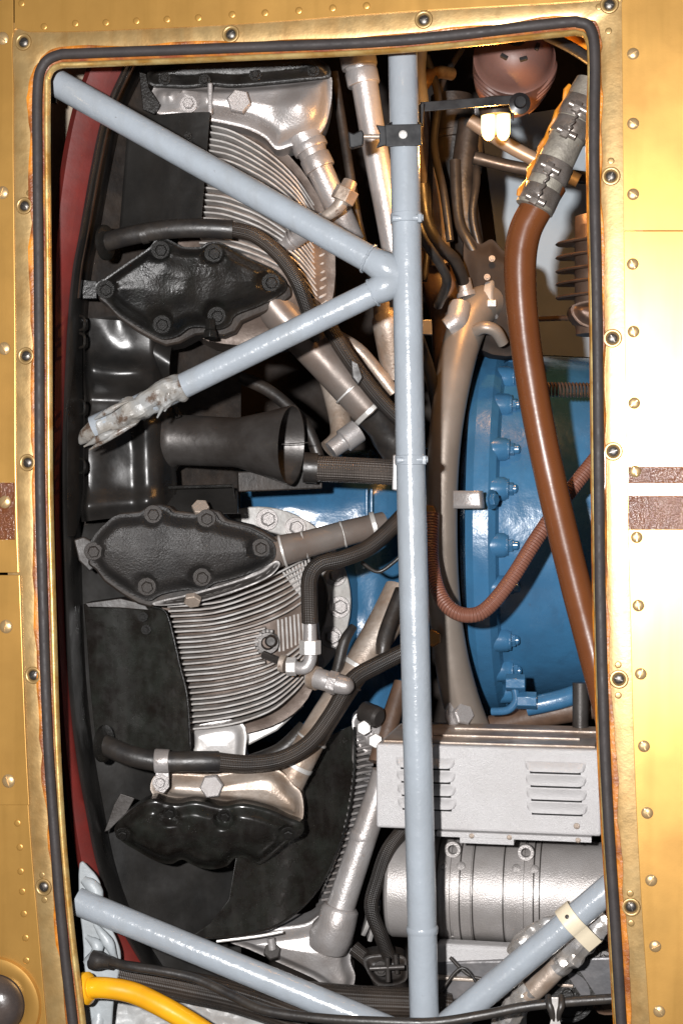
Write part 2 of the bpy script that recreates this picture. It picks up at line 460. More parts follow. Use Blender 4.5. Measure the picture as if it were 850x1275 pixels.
# ================================================================== gold fuselage round the hatch
seam = [(70,1420),(58,1275),(48,1160),(38,1040),(31,920),(25,760),(20,600),(19,400),(17,200),(17,110),(17,41),(40,40),
        (110,39),(300,30),(500,15),(690,4),(772,0),(773,20),(774,80),(775,200),(777,400),(780,600),(784,760),(788,920),(793,1040),(800,1160),(808,1275),(818,1420)]
sealc = [(107,1420),(92,1275),(79,1160),(69,1040),(61,920),(55,760),(51,600),(50,400),(48,200),(48,115),(54,84),(72,70),
         (110,67),(300,60),(500,51),(690,30),(721,29),(735,38),(740,75),(739,200),(743,400),(745,600),(747,760),(752,920),(758,1040),(766,1160),(773,1275),(783,1420)]
hole = [(121,1420),(105,1275),(91,1160),(80,1040),(73,920),(68,760),(64,600),(63,400),(61,200),(61,115),(62,95),(73,84),
        (110,82),(300,74),(500,64),(690,45),(718,43),(728,50),(731,80),(732,200),(734,400),(736,600),(739,760),(744,920),(750,1040),(757,1160),(764,1275),(774,1420)]
NS = 7
seamD, sealD, holeD = [catmull(c, NS) for c in (seam, sealc, hole)]
def lerp2(a, b, t): return (a[0] + (b[0] - a[0]) * t, a[1] + (b[1] - a[1]) * t)
def toward(a, b, dist):                                   # from a towards b by dist px
    L = math.hypot(b[0] - a[0], b[1] - a[1]) or 1
    return (a[0] + (b[0] - a[0]) * dist / L, a[1] + (b[1] - a[1]) * dist / L)

fus = thing('fuselage', 'gold painted metal fuselage skin around the open engine hatch', 'fuselage', S(425, 1420))
def strip(rows, closed=True):
    g = G(); m = len(rows); n = len(rows[0])
    for r in rows: g.v += r
    for i in range(m if closed else m - 1):
        for k in range(n - 1):
            i2 = (i + 1) % m
            g.f.append((i * n + k, i2 * n + k, i2 * n + k + 1, i * n + k + 1))
    return g
rows = []
for s, c, h in zip(seamD, sealD, holeD):
    so = toward(s, c, -14)
    wv = .0006 * noise.noise(Vector((s[0], s[1], 0)) * .02)
    rows.append([S(*so, -.0022), S(*s, -.0022 + wv), S(*toward(c, s, 16), -.0015), S(*toward(c, s, 9), -.0035), S(*c, -.006), S(*toward(c, h, 5), -.004),
                 S(*toward(h, c, 4), .001), S(*toward(h, c, 1), .0015), S(*h, -.001), S(*h, -.007), S(*toward(h, c, 3), -.007)])
frame = part('hatch_frame', strip(rows), 'gold_frame', fus, 50)
# bright worn lip round the hole
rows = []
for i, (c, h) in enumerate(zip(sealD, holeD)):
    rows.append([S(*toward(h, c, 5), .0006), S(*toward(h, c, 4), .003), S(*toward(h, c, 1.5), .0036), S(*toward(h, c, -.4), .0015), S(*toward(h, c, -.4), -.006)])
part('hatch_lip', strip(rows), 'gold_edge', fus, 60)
# orange glue squeezed out along the seal, with an uneven edge
rows = []
for i, (s, c, h) in enumerate(zip(seamD, sealD, holeD)):
    nn = noise.noise(Vector((c[0] * .02, c[1] * .02, 3))) + .5 * noise.noise(Vector((c[0] * .09, c[1] * .09, 5)))
    wd = 9 + 5.5 * max(-.9, nn) + (2.5 if c[0] < 120 and c[1] < 1000 else 0) + (4.0 * sstep((c[1] - 800) / 150) if c[0] > 600 else 0)
    rows.append([S(*toward(c, s, 3), -.003), S(*toward(c, s, 7), .0008), S(*toward(c, s, max(7.5, wd)), .0002), S(*toward(c, s, max(8, wd + .8)), -.004)])
part('glue_bead', strip(rows), 'adhesive', frame, 60)
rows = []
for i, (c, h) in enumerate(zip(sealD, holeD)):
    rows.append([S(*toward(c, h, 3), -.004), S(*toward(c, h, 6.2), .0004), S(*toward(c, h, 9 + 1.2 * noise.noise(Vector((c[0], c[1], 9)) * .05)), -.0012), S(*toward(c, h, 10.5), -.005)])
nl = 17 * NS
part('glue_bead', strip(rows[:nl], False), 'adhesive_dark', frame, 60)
part('glue_bead', strip(rows[nl - 1:], False), 'adhesive', frame, 60)  # right inner bead: warm glow on this edge put into its orange
# rubber seal
pts = [S(*c, .0028) for c in sealD]
pts.append(pts[0].copy())
seal = solo('rubber_seal', sweep(pts, [.0066] * len(pts), 16, False), 'rubber', 'dark grey rubber seal running around the edge of the hatch opening', 'seal')

def skin_panel(outline, off=0.0, m='gold', name='skin_panel', th=.002, bev=.0006):
    return part(name, prism([S(x, y, off) for x, y in outline], NO * -th), m, fus, 0, bev)
def between(c, y0, y1, left):                             # points of the seam with y in a range
    pts = [p for p in (c[:11 * NS] if left else c[18 * NS:]) if min(y0, y1) < p[1] < max(y0, y1)]
    return pts
def seam_x(y, left):
    c = seamD[:11 * NS] if left else seamD[18 * NS:]
    best = min(range(len(c) - 1), key=lambda i: abs((c[i][1] + c[i + 1][1]) / 2 - y)); a, b = c[best], c[best + 1]
    t = 0 if b[1] == a[1] else (y - a[1]) / (b[1] - a[1]); return a[0] + (b[0] - a[0]) * t
def left_panel(y0, y1, dx=0):
    b = sorted(between(seamD, y0, y1, True), key=lambda p: p[1])
    return [(-330, y0), (seam_x(y0, True) + dx, y0)] + [(x + dx, y) for x, y in b] + [(seam_x(y1, True) + dx, y1), (-330, y1)]
def right_panel(y0, y1):
    b = sorted(between(seamD, y0, y1, False), key=lambda p: p[1])
    return [(1180, y0), (1180, y1), (seam_x(y1, False), y1)] + [(x, y) for x, y in reversed(b)] + [(seam_x(y0, False), y0)]
lp = left_panel(41, 713); lp = [(-330, -330), (16, -330)] + lp[1:]
pl1 = skin_panel(lp)
pl2 = skin_panel(left_panel(716, 1002, 2), .0022)
pl3 = skin_panel(left_panel(1000, 1419))
top_edge = [p for p in seamD if 18 < p[0] < 772 and p[1] < 42]
pt = skin_panel([(18.5, -330), (18.5, 40)] + [(x, y - .5) for x, y in top_edge] + [(772.5, 0), (772.5, -330)])
rp = right_panel(2, 287)
pr1 = skin_panel([(774, -330), (1180, -330), (1180, 287)] + rp[2:] + [(774, 2)], 0)
pr2 = skin_panel(right_panel(287.8, 1419), .0006)
skin_panel([(-330, 1421), (1180, 1421), (1180, 1700), (-330, 1700)])
# painted brown stripes
for y0, y1, x0, x1, off in ((581, 602, 781.5, 1150, .0009), (617, 660, 781.5, 1150, .0009), (601, 672, -330, 19, .0003)):
    part('stripe', prism([S(x0, y0, off), S(x1, y0, off), S(x1, y1, off), S(x0, y1, off)], NO * -.0002), 'stripe', pr2 if x0 > 0 else pl1, 0)
I4 = Matrix.Identity(4)
def skin_screw(px, py, rpx, panel, m='gold_screw', off=.0006, kind='screw', nm=None, spin=None):
    fast(kind, nm or kind, S(px, py, off), NO, rw(rpx, 1.88), m, panel, spin, I4)
for y in (67, 154, 242): skin_screw(787.5, y, 7.2, pr1, off=0)
for x, y in ((787,329),(788,413),(789,502),(790,587),(792,669),(794,754),(797,839),(801,929),(805,1012),(810,1096),(815,1178),(820,1259),(826,1340)):
    skin_screw(x, y, 7.2, pr2)
for x, y in ((4, 48), (4, 240), (6, 434), (7, 625)): skin_screw(x, y, 8.5, pl1)
for x, y in ((9, 780), (12, 972)): skin_screw(x, y, 9, pl2, off=.0022)
# frame fasteners: dimpled washer and dark slotted screw
for x, y in ((29,52),(30,256),(32,443),(34,576),(41,841),(54,1105),(758,5),(760,219),(762,421),(763,562),(770,846),(785,1130),(287,42),(527,24)):
    nx = 0
    fast('washer', 'washer', S(x, y, -.0012), NO, rw(11.5, 1.88), 'gold_frame', frame, None, I4)
    fast('screw', 'screw', S(x, y, -.0022), NO, rw(6.6, 1.88), 'steel_screw', frame, None, I4)
for x, y in ((27,4),(55,33),(94,29),(132,28),(170,26),(208,24),(247,22),(289,18),(330,16),(372,13),(414,10),(456,7),(600,-6),(660,-9)):
    skin_screw(x, y, 4.6, pt, 'gold', 0, 'rivet')
for x, y in ((22,1025),(25,1055),(26,1085),(28,1110),(30,1138),(32,1168),(33,1196)):
    skin_screw(x, y, 4.6, pl3, 'gold', 0, 'rivet')
for x, y in ((760,200),(757,38),(745,8),(769,828),(769,866),(784,1113),(785,1150),(36,240),(52,1090),(55,1121)):
    skin_screw(x, y, 4.2, frame, 'gold_frame', -.0016, 'rivet')
# small dome light at the lower left of the skin
dl = thing('dome_light', 'dark round glass dome in gold rim on the skin below the hatch', 'light', S(-4, 1250, 0))
part('rim', lathe(S(-4, 1250, 0), NO, [(.0002, .062), (.004, .060), (.006, .052), (.003, .041), (.0005, .040)], 48, (False, False)), 'gold', dl)
part('lens', lathe(S(-4, 1250, 0), NO, [(.001, .0395), (.012, .038), (.022, .030), (.028, .018), (.030, .0001)], 48, (False, False)), 'glass_lens', dl)

# ================================================================== grey engine mount truss
tr = thing('engine_mount_truss', 'pale grey tubular truss crossing the open engine bay', 'truss', P(528, 1330, 1.95))
part('upright_tube', tube([(497,-90,1.97),(501,60,1.965),(506,300,1.96),(511.5,600,1.96),(519,900,1.955),(527,1230,1.95),(531,1400,1.95)], 18.3, 32, 8), 'truss', tr)
part('brace_tube', tube([(60,97,2.035),(492,341,1.962)], 17.2, 28), 'truss', tr)
part('brace_tube', tube([(118,533,2.035),(205,492,2.02),(492,351,1.962)], 15.8, 28, 1), 'truss', tr)
part('brace_tube', tube([(96,1122,2.03),(520,1297,1.955)], 17, 28), 'truss', tr)
part('brace_tube', tube([(840,1037,1.918),(536,1294,1.952)], 17.2, 28), 'truss', tr)
# weld fillets where the braces meet the upright
part('weld_joint', tube([(462,324,1.966,17.2),(480,334,1.963,20),(498,345,1.962,16)], 18, 24, 6), 'truss', tr)
part('weld_joint', tube([(462,365,1.966,15.8),(480,356,1.963,19),(498,347,1.962,15)], 18, 24, 6), 'truss', tr)
part('weld_sleeve', tube([(525.2,1152,1.952,18.6),(525.3,1155,1.952,20),(525.4,1159,1.952,20),(525.6,1163,1.952,18.7)], 20, 32, 1), 'truss', tr)
for y in (272, 573):
    x = 505.5 if y == 272 else 511
    b = part('wire_band', tube([(x-.1,y-6,1.96,18.4),(x-.1,y-5.5,1.96,19.8),(x+.1,y+5.5,1.96,19.8),(x+.1,y+6,1.96,18.4)], 20, 32, 1), 'truss', tr)
    part('band_screw', tube([(x-17,y,1.945),(x+21,y-1,1.945)], 4.2, 10), 'truss', b)
    part('band_nut', bar(P(x+14,y,1.942), P(x+19,y,1.942), .011, .011), 'truss', b, 0, .001)
def bead(p0, p1, t0, rpx, d):
    a = P(*p0); b = P(*p1); ax_ = (b - a).normalized(); o_ = a + (b - a) * t0; x_, y_, z_ = basis(ax_, TOCAM)
    pts = [o_ + (x_*math.cos(q*math.pi/20) + y_*math.sin(q*math.pi/20))*rw(rpx, d) + ax_*(.0006*math.sin(q*2.1)) for q in range(41)]
    part('weld_bead', sweep(pts, [.0016 + .0003*math.sin(q*2.7) for q in range(41)], 8), 'truss', tr)
bead((60,97,2.035), (492,341,1.962), .925, 18.4, 1.966)
bead((205,492,2.02), (492,351,1.962), .905, 17.0, 1.966)
# brace end by the cowl ring, wrapped in dirty peeling tape
g = tube([(100,552,2.045,2.5),(104,547,2.042,7),(112,539,2.037,11),(135,527,2.03,15),(160,514,2.025,17),(180,504,2.02,16.8),(200,493,2.018,17.2),(214,486,2.015,17),(228,480,2.013,16)], 19, 26, 7, True, .32, 75)
part('tape_wrap', g, 'truss_tape', tr, 14)
for a, b_, r in (((105,556),(150,535),5), ((112,560),(170,527),4), ((118,522),(160,500),4), ((196,520),(218,474),3.2), ((205,512),(228,470),2.6)):
    part('tape_fold', tube([(a[0],a[1],2.015,1.2),((a[0]+b_[0])/2+2,(a[1]+b_[1])/2-3,2.002,r),(b_[0],b_[1],2.004,1.0)], r, 10, 6, True, .5), 'truss_tape', tr)
# lower left gusset
gs = plate([(99,1075),(112,1082),(124,1098),(127,1118),(122,1135),(135,1150),(148,1178),(150,1200),(142,1240),(135,1300),(108,1300),(104,1180),(99,1130)], 2.05, .006, rnd=3)
part('gusset_plate', gs, 'grey_gusset', tr, 30, .002)
part('gusset_fold', tube([(104,1095,2.045,5),(118,1108,2.04,9),(122,1130,2.042,6)], 8, 12, 6, True, .3), 'grey_gusset', tr)
part('gusset_fold', tube([(118,1150,2.042,2),(134,1172,2.035,6),(146,1200,2.042,3)], 6, 12, 6, True, .5), 'grey_gusset', tr)
part('gusset_fold', tube([(108,1166,2.04,3),(122,1180,2.033,7),(112,1200,2.04,8)], 6, 12, 6, True, .5), 'grey_gusset', tr)
part('end_plate', plate([(60,82),(72,86),(71,128),(60,126)], 2.05, .01), 'black_paint', tr, 0, .001)

# ================================================================== cowl ring on the left
outer = [(128,40),(114,85),(98,130),(85,190),(74,270),(70,340),(69,450),(68,560),(69,650),(72,750),(77,850),(83,930),(92,1010),(104,1080),(125,1140),(152,1190),(180,1230)]
innr = [(175,40),(154,85),(130,140),(115,205),(100,290),(91,340),(85,410),(80,520),(77,620),(78,690),(82,770),(87,860),(96,940),(107,1005),(121,1075),(141,1135),(168,1185),(196,1228)]
oD = catmull(outer, 6); iD = catmull([innr[int(round(k*(len(innr)-1)/(len(outer)-1)))] for k in range(len(outer))], 6)
cr = thing('cowl_ring', 'dark red curved cowl ring at the left edge of the bay', 'cowl ring', P(100, 1200, 2.12))
rows = [[P(a[0]-6,a[1],2.11), P(a[0],a[1],2.10), P((a[0]+b[0])/2,(a[1]+b[1])/2,2.105), P(b[0],b[1],2.115), P(b[0]+.5,b[1],2.125), P(a[0]+2,a[1],2.125)] for a, b in zip(oD, iD)]
part('red_band', strip(rows, False), 'red', cr, 40)
rows = [[P(b[0]-1,b[1],2.112), P(b[0]+2,b[1],2.108), P(b[0]+5,b[1],2.112), P(b[0]+18,b[1],2.19), P(b[0]+26,b[1],2.28), P(b[0]+26,b[1],2.30), P(b[0]+10,b[1],2.2), P(b[0],b[1],2.125)] for b in iD]
part('inner_band', strip(rows, False), 'black_sheet', cr, 40)
rows = [[P(b[0]+9,b[1],2.125), P(b[0]+10.5,b[1],2.118), P(b[0]+12,b[1],2.13)] for b in iD[:34]]
part('edge_bead', strip(rows, False), 'brown_pipe', cr, 60)
# beige lining seen past the ring at the top left
solo('lining_panel', patch((40,60),(128,60),(92,330),(40,330),(2.17,2.25,2.25,2.17), lambda u, v: .004*noise.noise(Vector((u*4, v*6, 0))), 20, 30, .004),
     'beige', 'crinkled beige lining panel in the upper left corner behind the red ring', 'panel')

# big dark sheet behind the heads (inter-cylinder baffle)
bf = thing('baffle', 'dark sheet metal baffle filling the space behind the upper cylinder heads', 'baffle', P(250, 700, 2.40))
part('sheet', patch((85,20),(300,20),(300,660),(85,660),(2.22,2.40,2.40,2.24), lambda u, v: .004*math.sin(v*9), 20, 40, .004), 'brown_black', bf)
b2 = thing('baffle', 'black sheet metal baffle behind the lower left rocker covers', 'baffle', P(200, 1240, 2.36))
part('sheet', patch((82,640),(300,640),(300,1290),(120,1290),(2.24,2.38,2.30,2.20), lambda u, v: .006*math.sin(v*7)+.003*noise.noise(Vector((u*5,v*9,1))), 24, 50, .004), 'black_sheet', b2)
# slot clips down the dark band beside the ring
cl = thing('hinge_strip', 'black slotted hinge strip beside the red ring', 'strip', P(88, 660, 2.12))
part('strip_plate', plate([(88,362),(95,366),(101,400),(102,560),(100,640),(92,668),(84,668),(84,560),(86,440)], 2.14, .012, tilt=(.004,0)), 'black_sheet', cl, 30, .002)
for y in (402, 424, 507, 545, 580):
    part('loop', tube([(100,y-9,2.108),(105,y-6,2.100),(105,y+6,2.100),(100,y+9,2.108)], 1.8, 8, 4), 'black_paint', cl)

# ================================================================== black exhaust manifold and stub
ex = thing('exhaust_manifold', 'black pressed steel exhaust duct with a flared open stub pipe', 'exhaust', P(160, 640, 2.2))
def duct(u, v):
    h = .030 * sstep(u/.12) * sstep((1-u)/.16) 
    h += .024 * math.exp(-((v-.27)/.075)**2) * sstep(u/.2) * sstep((1-u)/.3)
    h -= .012 * math.exp(-((v-.40)/.05)**2)
    h += .016 * sstep((v-.45)/.08) * sstep((u-.55)/.2) * sstep((1-u)/.25)
    h += .012 * math.exp(-((v-.93)/.05)**2)
    h += .007 * noise.noise(Vector((u*3.1, v*5.3, 4)))
    return h
part('duct', patch((104,398),(206,408),(222,636),(102,650), (2.20,2.22,2.24,2.19), duct, 44, 80, .01), 'black_gloss', ex, 60)
part('duct_shoulder', patch((102,398),(150,392),(214,430),(212,480), (2.19,2.20,2.21,2.22), lambda u, v: .02*math.sin(math.pi*u)*sstep(v*3), 24, 24, .004), 'black_gloss', ex, 60)
a0 = P(206, 547, 2.245); a1 = P(363, 554, 2.185); axs = (a1 - a0).normalized(); LL = (a1 - a0).length
u_ = lambda px: rw(px, 2.2)
prof = [(0, u_(46)), (.006, u_(48)), (.014, u_(38)), (.024, u_(32)), (LL*.56, u_(31)), (LL*.60, u_(32)), (LL*.8, u_(40)), (LL, u_(49.5)), (LL-.0005, u_(48)), (LL*.8, u_(38.5)), (LL*.6, u_(30)), (LL*.2, u_(29))]
st = part('stub_pipe', lathe(a0, axs, prof, 56, (False, False)), 'steel_dark', ex, 50)
part('pipe_seam', bar(P(338,554,2.20), P(384,551,2.172), .0015, .0022), 'steel_dark', st)
part('flange_bolt', tube([(216,505,2.2),(222,520,2.2)], 4, 8), 'black_paint', ex)
part('bracket', plate([(205,606),(285,603),(296,612),(296,640),(205,640)], 2.22, .02, tilt=(0,-.0018)), 'black_sheet', ex, 30, .003)
part('bracket_rim', tube([(206,607,2.218),(290,605,2.218),(293,630,2.218)], 2.2, 8, 1), 'black_paint', ex)
part('stay', bar(P(296,600,2.25), P(400,596,2.28), .030, .014), 'brown_black', ex, 0, .002)

# ================================================================== radial engine cylinders
def z2(o, s, pts): return [(o[0] + x / s, o[1] + y / s) for x, y in pts]
def edge_fin(curve, depth, th, dn=.0):
    """one cooling fin: front edge through (px, py, d), running back by depth"""
    jy = random.uniform(-.7, .7); jp = random.uniform(0, 9)
    q = [P(p[0], p[1] + jy + .8*noise.noise(Vector((p[0]*.03, jp, 0))), p[2] + random.uniform(-.0012, .0012)) for p in catmull(curve, 4)]
    g = G(); n = len(q)
    back = Vector((0, depth, 0))
    for p, t in ((0, 0), (1, 0)):
        pass
    for i, p in enumerate(q):
        t = q[min(i+1, n-1)] - q[max(i-1, 0)]
        nrm = Vector((-t.z, 0, t.x)).normalized() * th / 2
        g.v += [p + nrm + Vector((0, th*.4, 0)), p, p - nrm + Vector((0, th*.4, 0)), p - nrm*1.4 + back, p + nrm*1.4 + back]
    for i in range(n - 1):
        for k in range(5):
            a = i*5 + k; b = i*5 + (k+1) % 5
            g.f.append((a, b, b+5, a+5))
    g.f += [(4,3,2,1,0), tuple((n-1)*5 + k for k in range(5))]
    return g
def mixc(A, B, t): return [tuple(a + (b - a) * t for a, b in zip(p, q)) for p, q in zip(A, B)]

# ---- upper cylinder ----------------------------------------------------
cB = thing('engine_cylinder', 'upper finned engine cylinder with silver head, partly lit by the lamp', 'cylinder', P(300, 420, 2.3))
part('barrel', cover([(255,150),(330,170),(385,225),(415,300),(412,380),(380,420),(300,430),(230,400),(225,250)], 2.235, .035, rim=.12, edge=60), 'fin_body', cB, 60)
T_ = [(262,157,2.19),(291,165,2.178),(333,190,2.18),(369,223,2.20),(398,268,2.245)]
B_ = [(248,302,2.19),(285,306,2.178),(335,324,2.18),(376,352,2.20),(404,388,2.245)]
for k in range(20):
    t = k / 19
    part('fin', edge_fin(mixc(T_, B_, t), .085, .0024), 'fin_metal', cB, 40)
for k in range(9):                                        # short fins on the far flank
    y = 296 + k * 10
    part('flank_fin', edge_fin([(380+k*1.2,y+8,2.235),(396+k*.8,y+3,2.23),(409,y-4,2.24),(414,y-14,2.27)], .07, .0034), 'fin_metal', cB, 40)
hd = part('head', cover([(192,108),(230,106),(300,105),(370,99),(409,94),(413,112),(411,134),(404,158),(388,174),(362,182),(344,186),(330,172),(306,160),(276,153),(258,150),(225,143),(194,140)], 2.19, .026, rim=.06, edge=15,
     wells=[(235,130)], well_r=(10,20), centre=(320,130), bulges=((375,140,38,.012),)), 'silver', cB, 60)
part('rib', bar(P(262,104,2.168), P(262,142,2.168), .007, .012), 'silver', cB, 0, .002)
bolt_px(235,130,2.18,7,'silver',cB); bolt_px(298,128,2.163,15.5,'silver',cB,kind='hex')
part('rocker_cover', cover([(182,96),(190,86),(212,78),(222,66),(300,60),(378,62),(400,74),(410,84),(409,96),(380,100),(330,105),(290,108),(262,106),(235,109),(205,108),(188,106)], 2.18, .02, rim=.05, edge=10, centre=(300,86)), 'black_paint', cB, 60)
for x, y in ((205,98),(255,100),(318,93),(390,88)): bolt_px(x, y, 2.165, 5, 'black_paint', cB)
part('bracket', plate([(173,88),(182,92),(186,110),(200,130),(192,142),(178,136)], 2.17, .006), 'black_paint', cB, 0, .001)
part('baffle_sheet', patch((160,147),(262,141),(250,292),(148,296),(2.215,2.165,2.165,2.24), lambda u, v: .012*math.sin(math.pi*u*.8)+.001*noise.noise(Vector((u*6,v*6,2))), 24, 24, .002), 'black_sheet', cB, 60)
bolt_px(234,194-25,2.16,3.2,'black_paint',cB); bolt_px(236,183+20-25,2.16,2.6,'black_paint',cB)
# second rocker box of the upper cylinder
o2 = z2((80,270), 2.833, [(112,238),(150,212),(240,150),(300,108),(322,80),(350,74),(385,88),(420,105),(480,105),(505,90),(545,88),(585,106),(640,138),(700,165),(745,188),(780,225),(782,255),(750,280),(680,315),(605,345),(582,380),(540,396),(480,388),(440,392),(400,420),(350,430),(310,414),(250,380),(180,332),(140,288),(112,266)])
b2l = z2((80,270), 2.833, [(340,118),(527,130),(147,257),(728,232),(345,380),(538,350)])
rc = part('rocker_cover', cover(o2, 2.15, .028, b2l, rim=.02, edge=14, well_r=(10,19), tilt=(.0003,.0003), rough=.0022), 'black_paint', cB, 60)
def mid(o): q = catmull_closed(o, 4); return (sum(p[0] for p in q)/len(q), sum(p[1] for p in q)/len(q))
m2 = mid(o2)
for x, y in b2l: bolt_px(x, y, 2.15 + (x-m2[0])*.0003 + (y-m2[1])*.0003, 7.4, 'black_paint', cB, .0035, direction=Vector((.26,-.93,-.26)))
for x, y in ((344-130,322+36),): pass
sub = [(x + (3 if x < 230 else 8), y + 9) for x, y in o2]
part('rocker_box', plate(sub, 2.170, .07, tilt=(.0003,.0003)), 'brown_black', cB, 30, .003)
part('lug', plate([(102,348),(121,350),(121,372),(103,372)], 2.165, .006), 'black_paint', cB, 0, .001)
part('plug_cap', lathe(P(262,408,2.16), Vector((0,-.2,-1)), [(-.012,.008),(.004,.008),(.006,.010),(.016,.010)], 6), 'black_paint', cB, 20, .0008)
part('head_base', cover([(300,398),(345,376),(362,368),(366,378),(360,392),(345,404),(325,412),(305,414)], 2.235, .012, rim=.05, edge=10), 'silver_dirty', cB, 60)
# upper push rod tubes
def rod(name, label, pts, r, m, rings, par=None, nrings='white_ring'):
    t = par or thing(name, label, 'tube', P(*pts[-1][:3]))
    part('sleeve', tube(pts, r, 28, 6), m, t)
    for (x, y, d, rr, dx, dy, w_) in rings:
        L = math.hypot(dx, dy)
        part('band', tube([(x-dx/L*w_,y-dy/L*w_,d,rr-.6),(x-dx/L*w_*.8,y-dy/L*w_*.8,d,rr),(x+dx/L*w_*.8,y+dy/L*w_*.8,d,rr),(x+dx/L*w_,y+dy/L*w_,d,rr-.6)], rr, 28, 1), nrings, t)
    return t
rod('push_rod_tube', 'silver push rod tube leaving the upper silver head', [(372,160,2.2,22),(385,180,2.2,20),(393,200,2.2,17),(420,258,2.22,15.5),(440,300,2.24,14)], 16, 'silver',
    [(386,183,2.2,22,20,42,5),(395,203,2.2,19.5,20,42,9)], nrings='silver')
rod('push_rod_tube', 'silver push rod tube behind the upright, from the top edge of the hatch', [(440,40,2.18,21),(448,78,2.18,21),(453,100,2.18,17),(466,180,2.19,16),(488,300,2.2,15),(500,380,2.22,15)], 17, 'silver',
    [(446,75,2.18,22.5,10,50,9),(451,97,2.18,20.5,10,50,9)], nrings='silver')
rod('push_rod_tube', 'dull bronze push rod tube with white rings below the upper truss brace', [(325,360,2.23,24),(350,392,2.23,23.5),(410,456,2.24,23),(462,513,2.25,22.5)], 23, 'tube_bronze',
    [(436,486,2.246,23.8,1,1.08,1.2),(461,512,2.25,25.5,1,1.08,3.2)])
solo('rubber_boot', tube([(461,512,2.25,22),(476,530,2.26,21),(486,545,2.27,23),(505,570,2.28,24)], 22, 24, 6, True, .06), 'dark_hose', 'black rubber boot at the lower end of the bronze push rod tube', 'boot')

# ---- middle cylinder ---------------------------------------------------
cA = thing('engine_cylinder', 'middle finned engine cylinder between two black rocker covers', 'cylinder', P(300, 1060, 2.3))
part('barrel', cover([(205,740),(300,725),(372,700),(392,760),(396,830),(375,880),(320,910),(236,915),(215,850)], 2.23, .038, rim=.12, edge=60), 'fin_body', cA, 60)
T_ = [(206,742,2.185),(262,738,2.172),(310,722,2.172),(348,705,2.185),(378,690,2.23)]
M_ = [(221,820,2.185),(271,816,2.165),(322,806,2.168),(360,790,2.19),(388,768,2.235)]
B_ = [(236,908,2.185),(288,901,2.172),(334,886,2.172),(366,862,2.19),(388,836,2.235)]
for k in range(25):
    t = k / 24
    c = mixc(T_, M_, t*2) if t < .5 else mixc(M_, B_, t*2-1)
    if 9 <= k <= 15:                                      # cut back round the plug hole
        c = c[:2] + [(318 + 4*abs(k-12), c[2][1] + (318+4*abs(k-12)-c[2][0])*-.2, 2.17)]
    part('fin', edge_fin(c, .09, .0024), 'fin_metal', cA, 40)
for k in range(8):                                        # upright fins beyond the plug hole
    x = 346 + k * 5
    part('flank_fin', edge_fin([(x,772-k*1.5,2.2+k*.004),(x+1,790-k*2,2.196+k*.004),(x+2,812-k*2,2.2+k*.004)], .06, .0028), 'fin_metal', cA, 40)
for k in range(9):
    part('flank_fin', edge_fin([(352+k*4.0,712-k*2.0,2.205+k*.004),(360+k*3.6,722+k*1.2,2.205+k*.004),(371+k*2.2,738+k*2.5,2.215+k*.004)], .05, .0028), 'fin_metal', cA, 40)
o3 = z2((80,610), 2.833, [(82,205),(108,160),(140,125),(185,90),(260,84),(290,66),(330,58),(365,66),(385,82),(455,90),(490,74),(530,82),(555,112),(640,132),(690,155),(735,185),(745,220),(735,248),(690,280),(590,315),(528,330),(490,356),(445,352),(400,356),(340,370),(300,390),(255,378),(195,342),(135,298),(105,258),(78,238)])
b3l = z2((80,610), 2.833, [(315,85),(503,100),(105,215),(693,203),(293,340),(487,307)])
part('rocker_cover', cover(o3, 2.135, .034, b3l, rim=.02, edge=15, well_r=(10,19), tilt=(.0002,.0002), rough=.002), 'black_cast', cA, 60)
m3 = mid(o3)
for x, y in b3l: bolt_px(x, y, 2.135 + (x-m3[0])*.0002 + (y-m3[1])*.0002, 7.4, 'brown_black', cA, .004, direction=Vector((.18,-.96,-.18)))
part('rocker_box', plate([(x + (2 if x < 230 else 6), y + (9 if y > 690 else -3)) for x, y in o3], 2.157, .08, tilt=(.0002,.0002)), 'brown_black', cA, 30, .003)
part('rocker_flange', cover(z2((80,610),2.833,[(320,395),(420,372),(520,345),(620,315),(700,285),(745,250),(760,265),(725,305),(640,345),(500,390),(400,405),(325,408)]), 2.15, .008, rim=.04, edge=6, centre=(275,735)), 'steel_dark', cA, 60)
bolt_px(240,745,2.14,11,'silver_dirty',cA,kind='hex',direction=Vector((0,-.7,-.7))); bolt_px(250,634,2.14,11,'silver_dirty',cA,kind='hex',direction=Vector((0,-.8,.6)))
part('lug', plate([(92,672),(104,668),(122,678),(124,700),(112,712),(98,698)], 2.15, .008), 'brown_black', cA, 0, .002)
part('baffle_sheet', plate([(104,752),(150,752),(196,757),(208,764),(216,792),(224,830),(233,868),(236,912),(238,935),(180,950),(120,930),(112,850),(108,790)], 2.175, .002, tilt=(-.0004,0)), 'green_black', cA, 30, .001)
part('baffle_rim', tube([(190,756,2.158),(206,762,2.155),(215,790,2.152),(224,830,2.149),(233,868,2.146),(237,930,2.145)], 1.6, 8, 6), 'black_paint', cA)
part('baffle_shelf', plate([(106,751),(150,745),(180,752),(186,760),(150,757),(110,756)], 2.165, .05), 'brown_black', cA, 30, .001)
bolt_px(178,768,2.165,4,'black_paint',cA); bolt_px(182,784,2.165,4,'black_paint',cA)
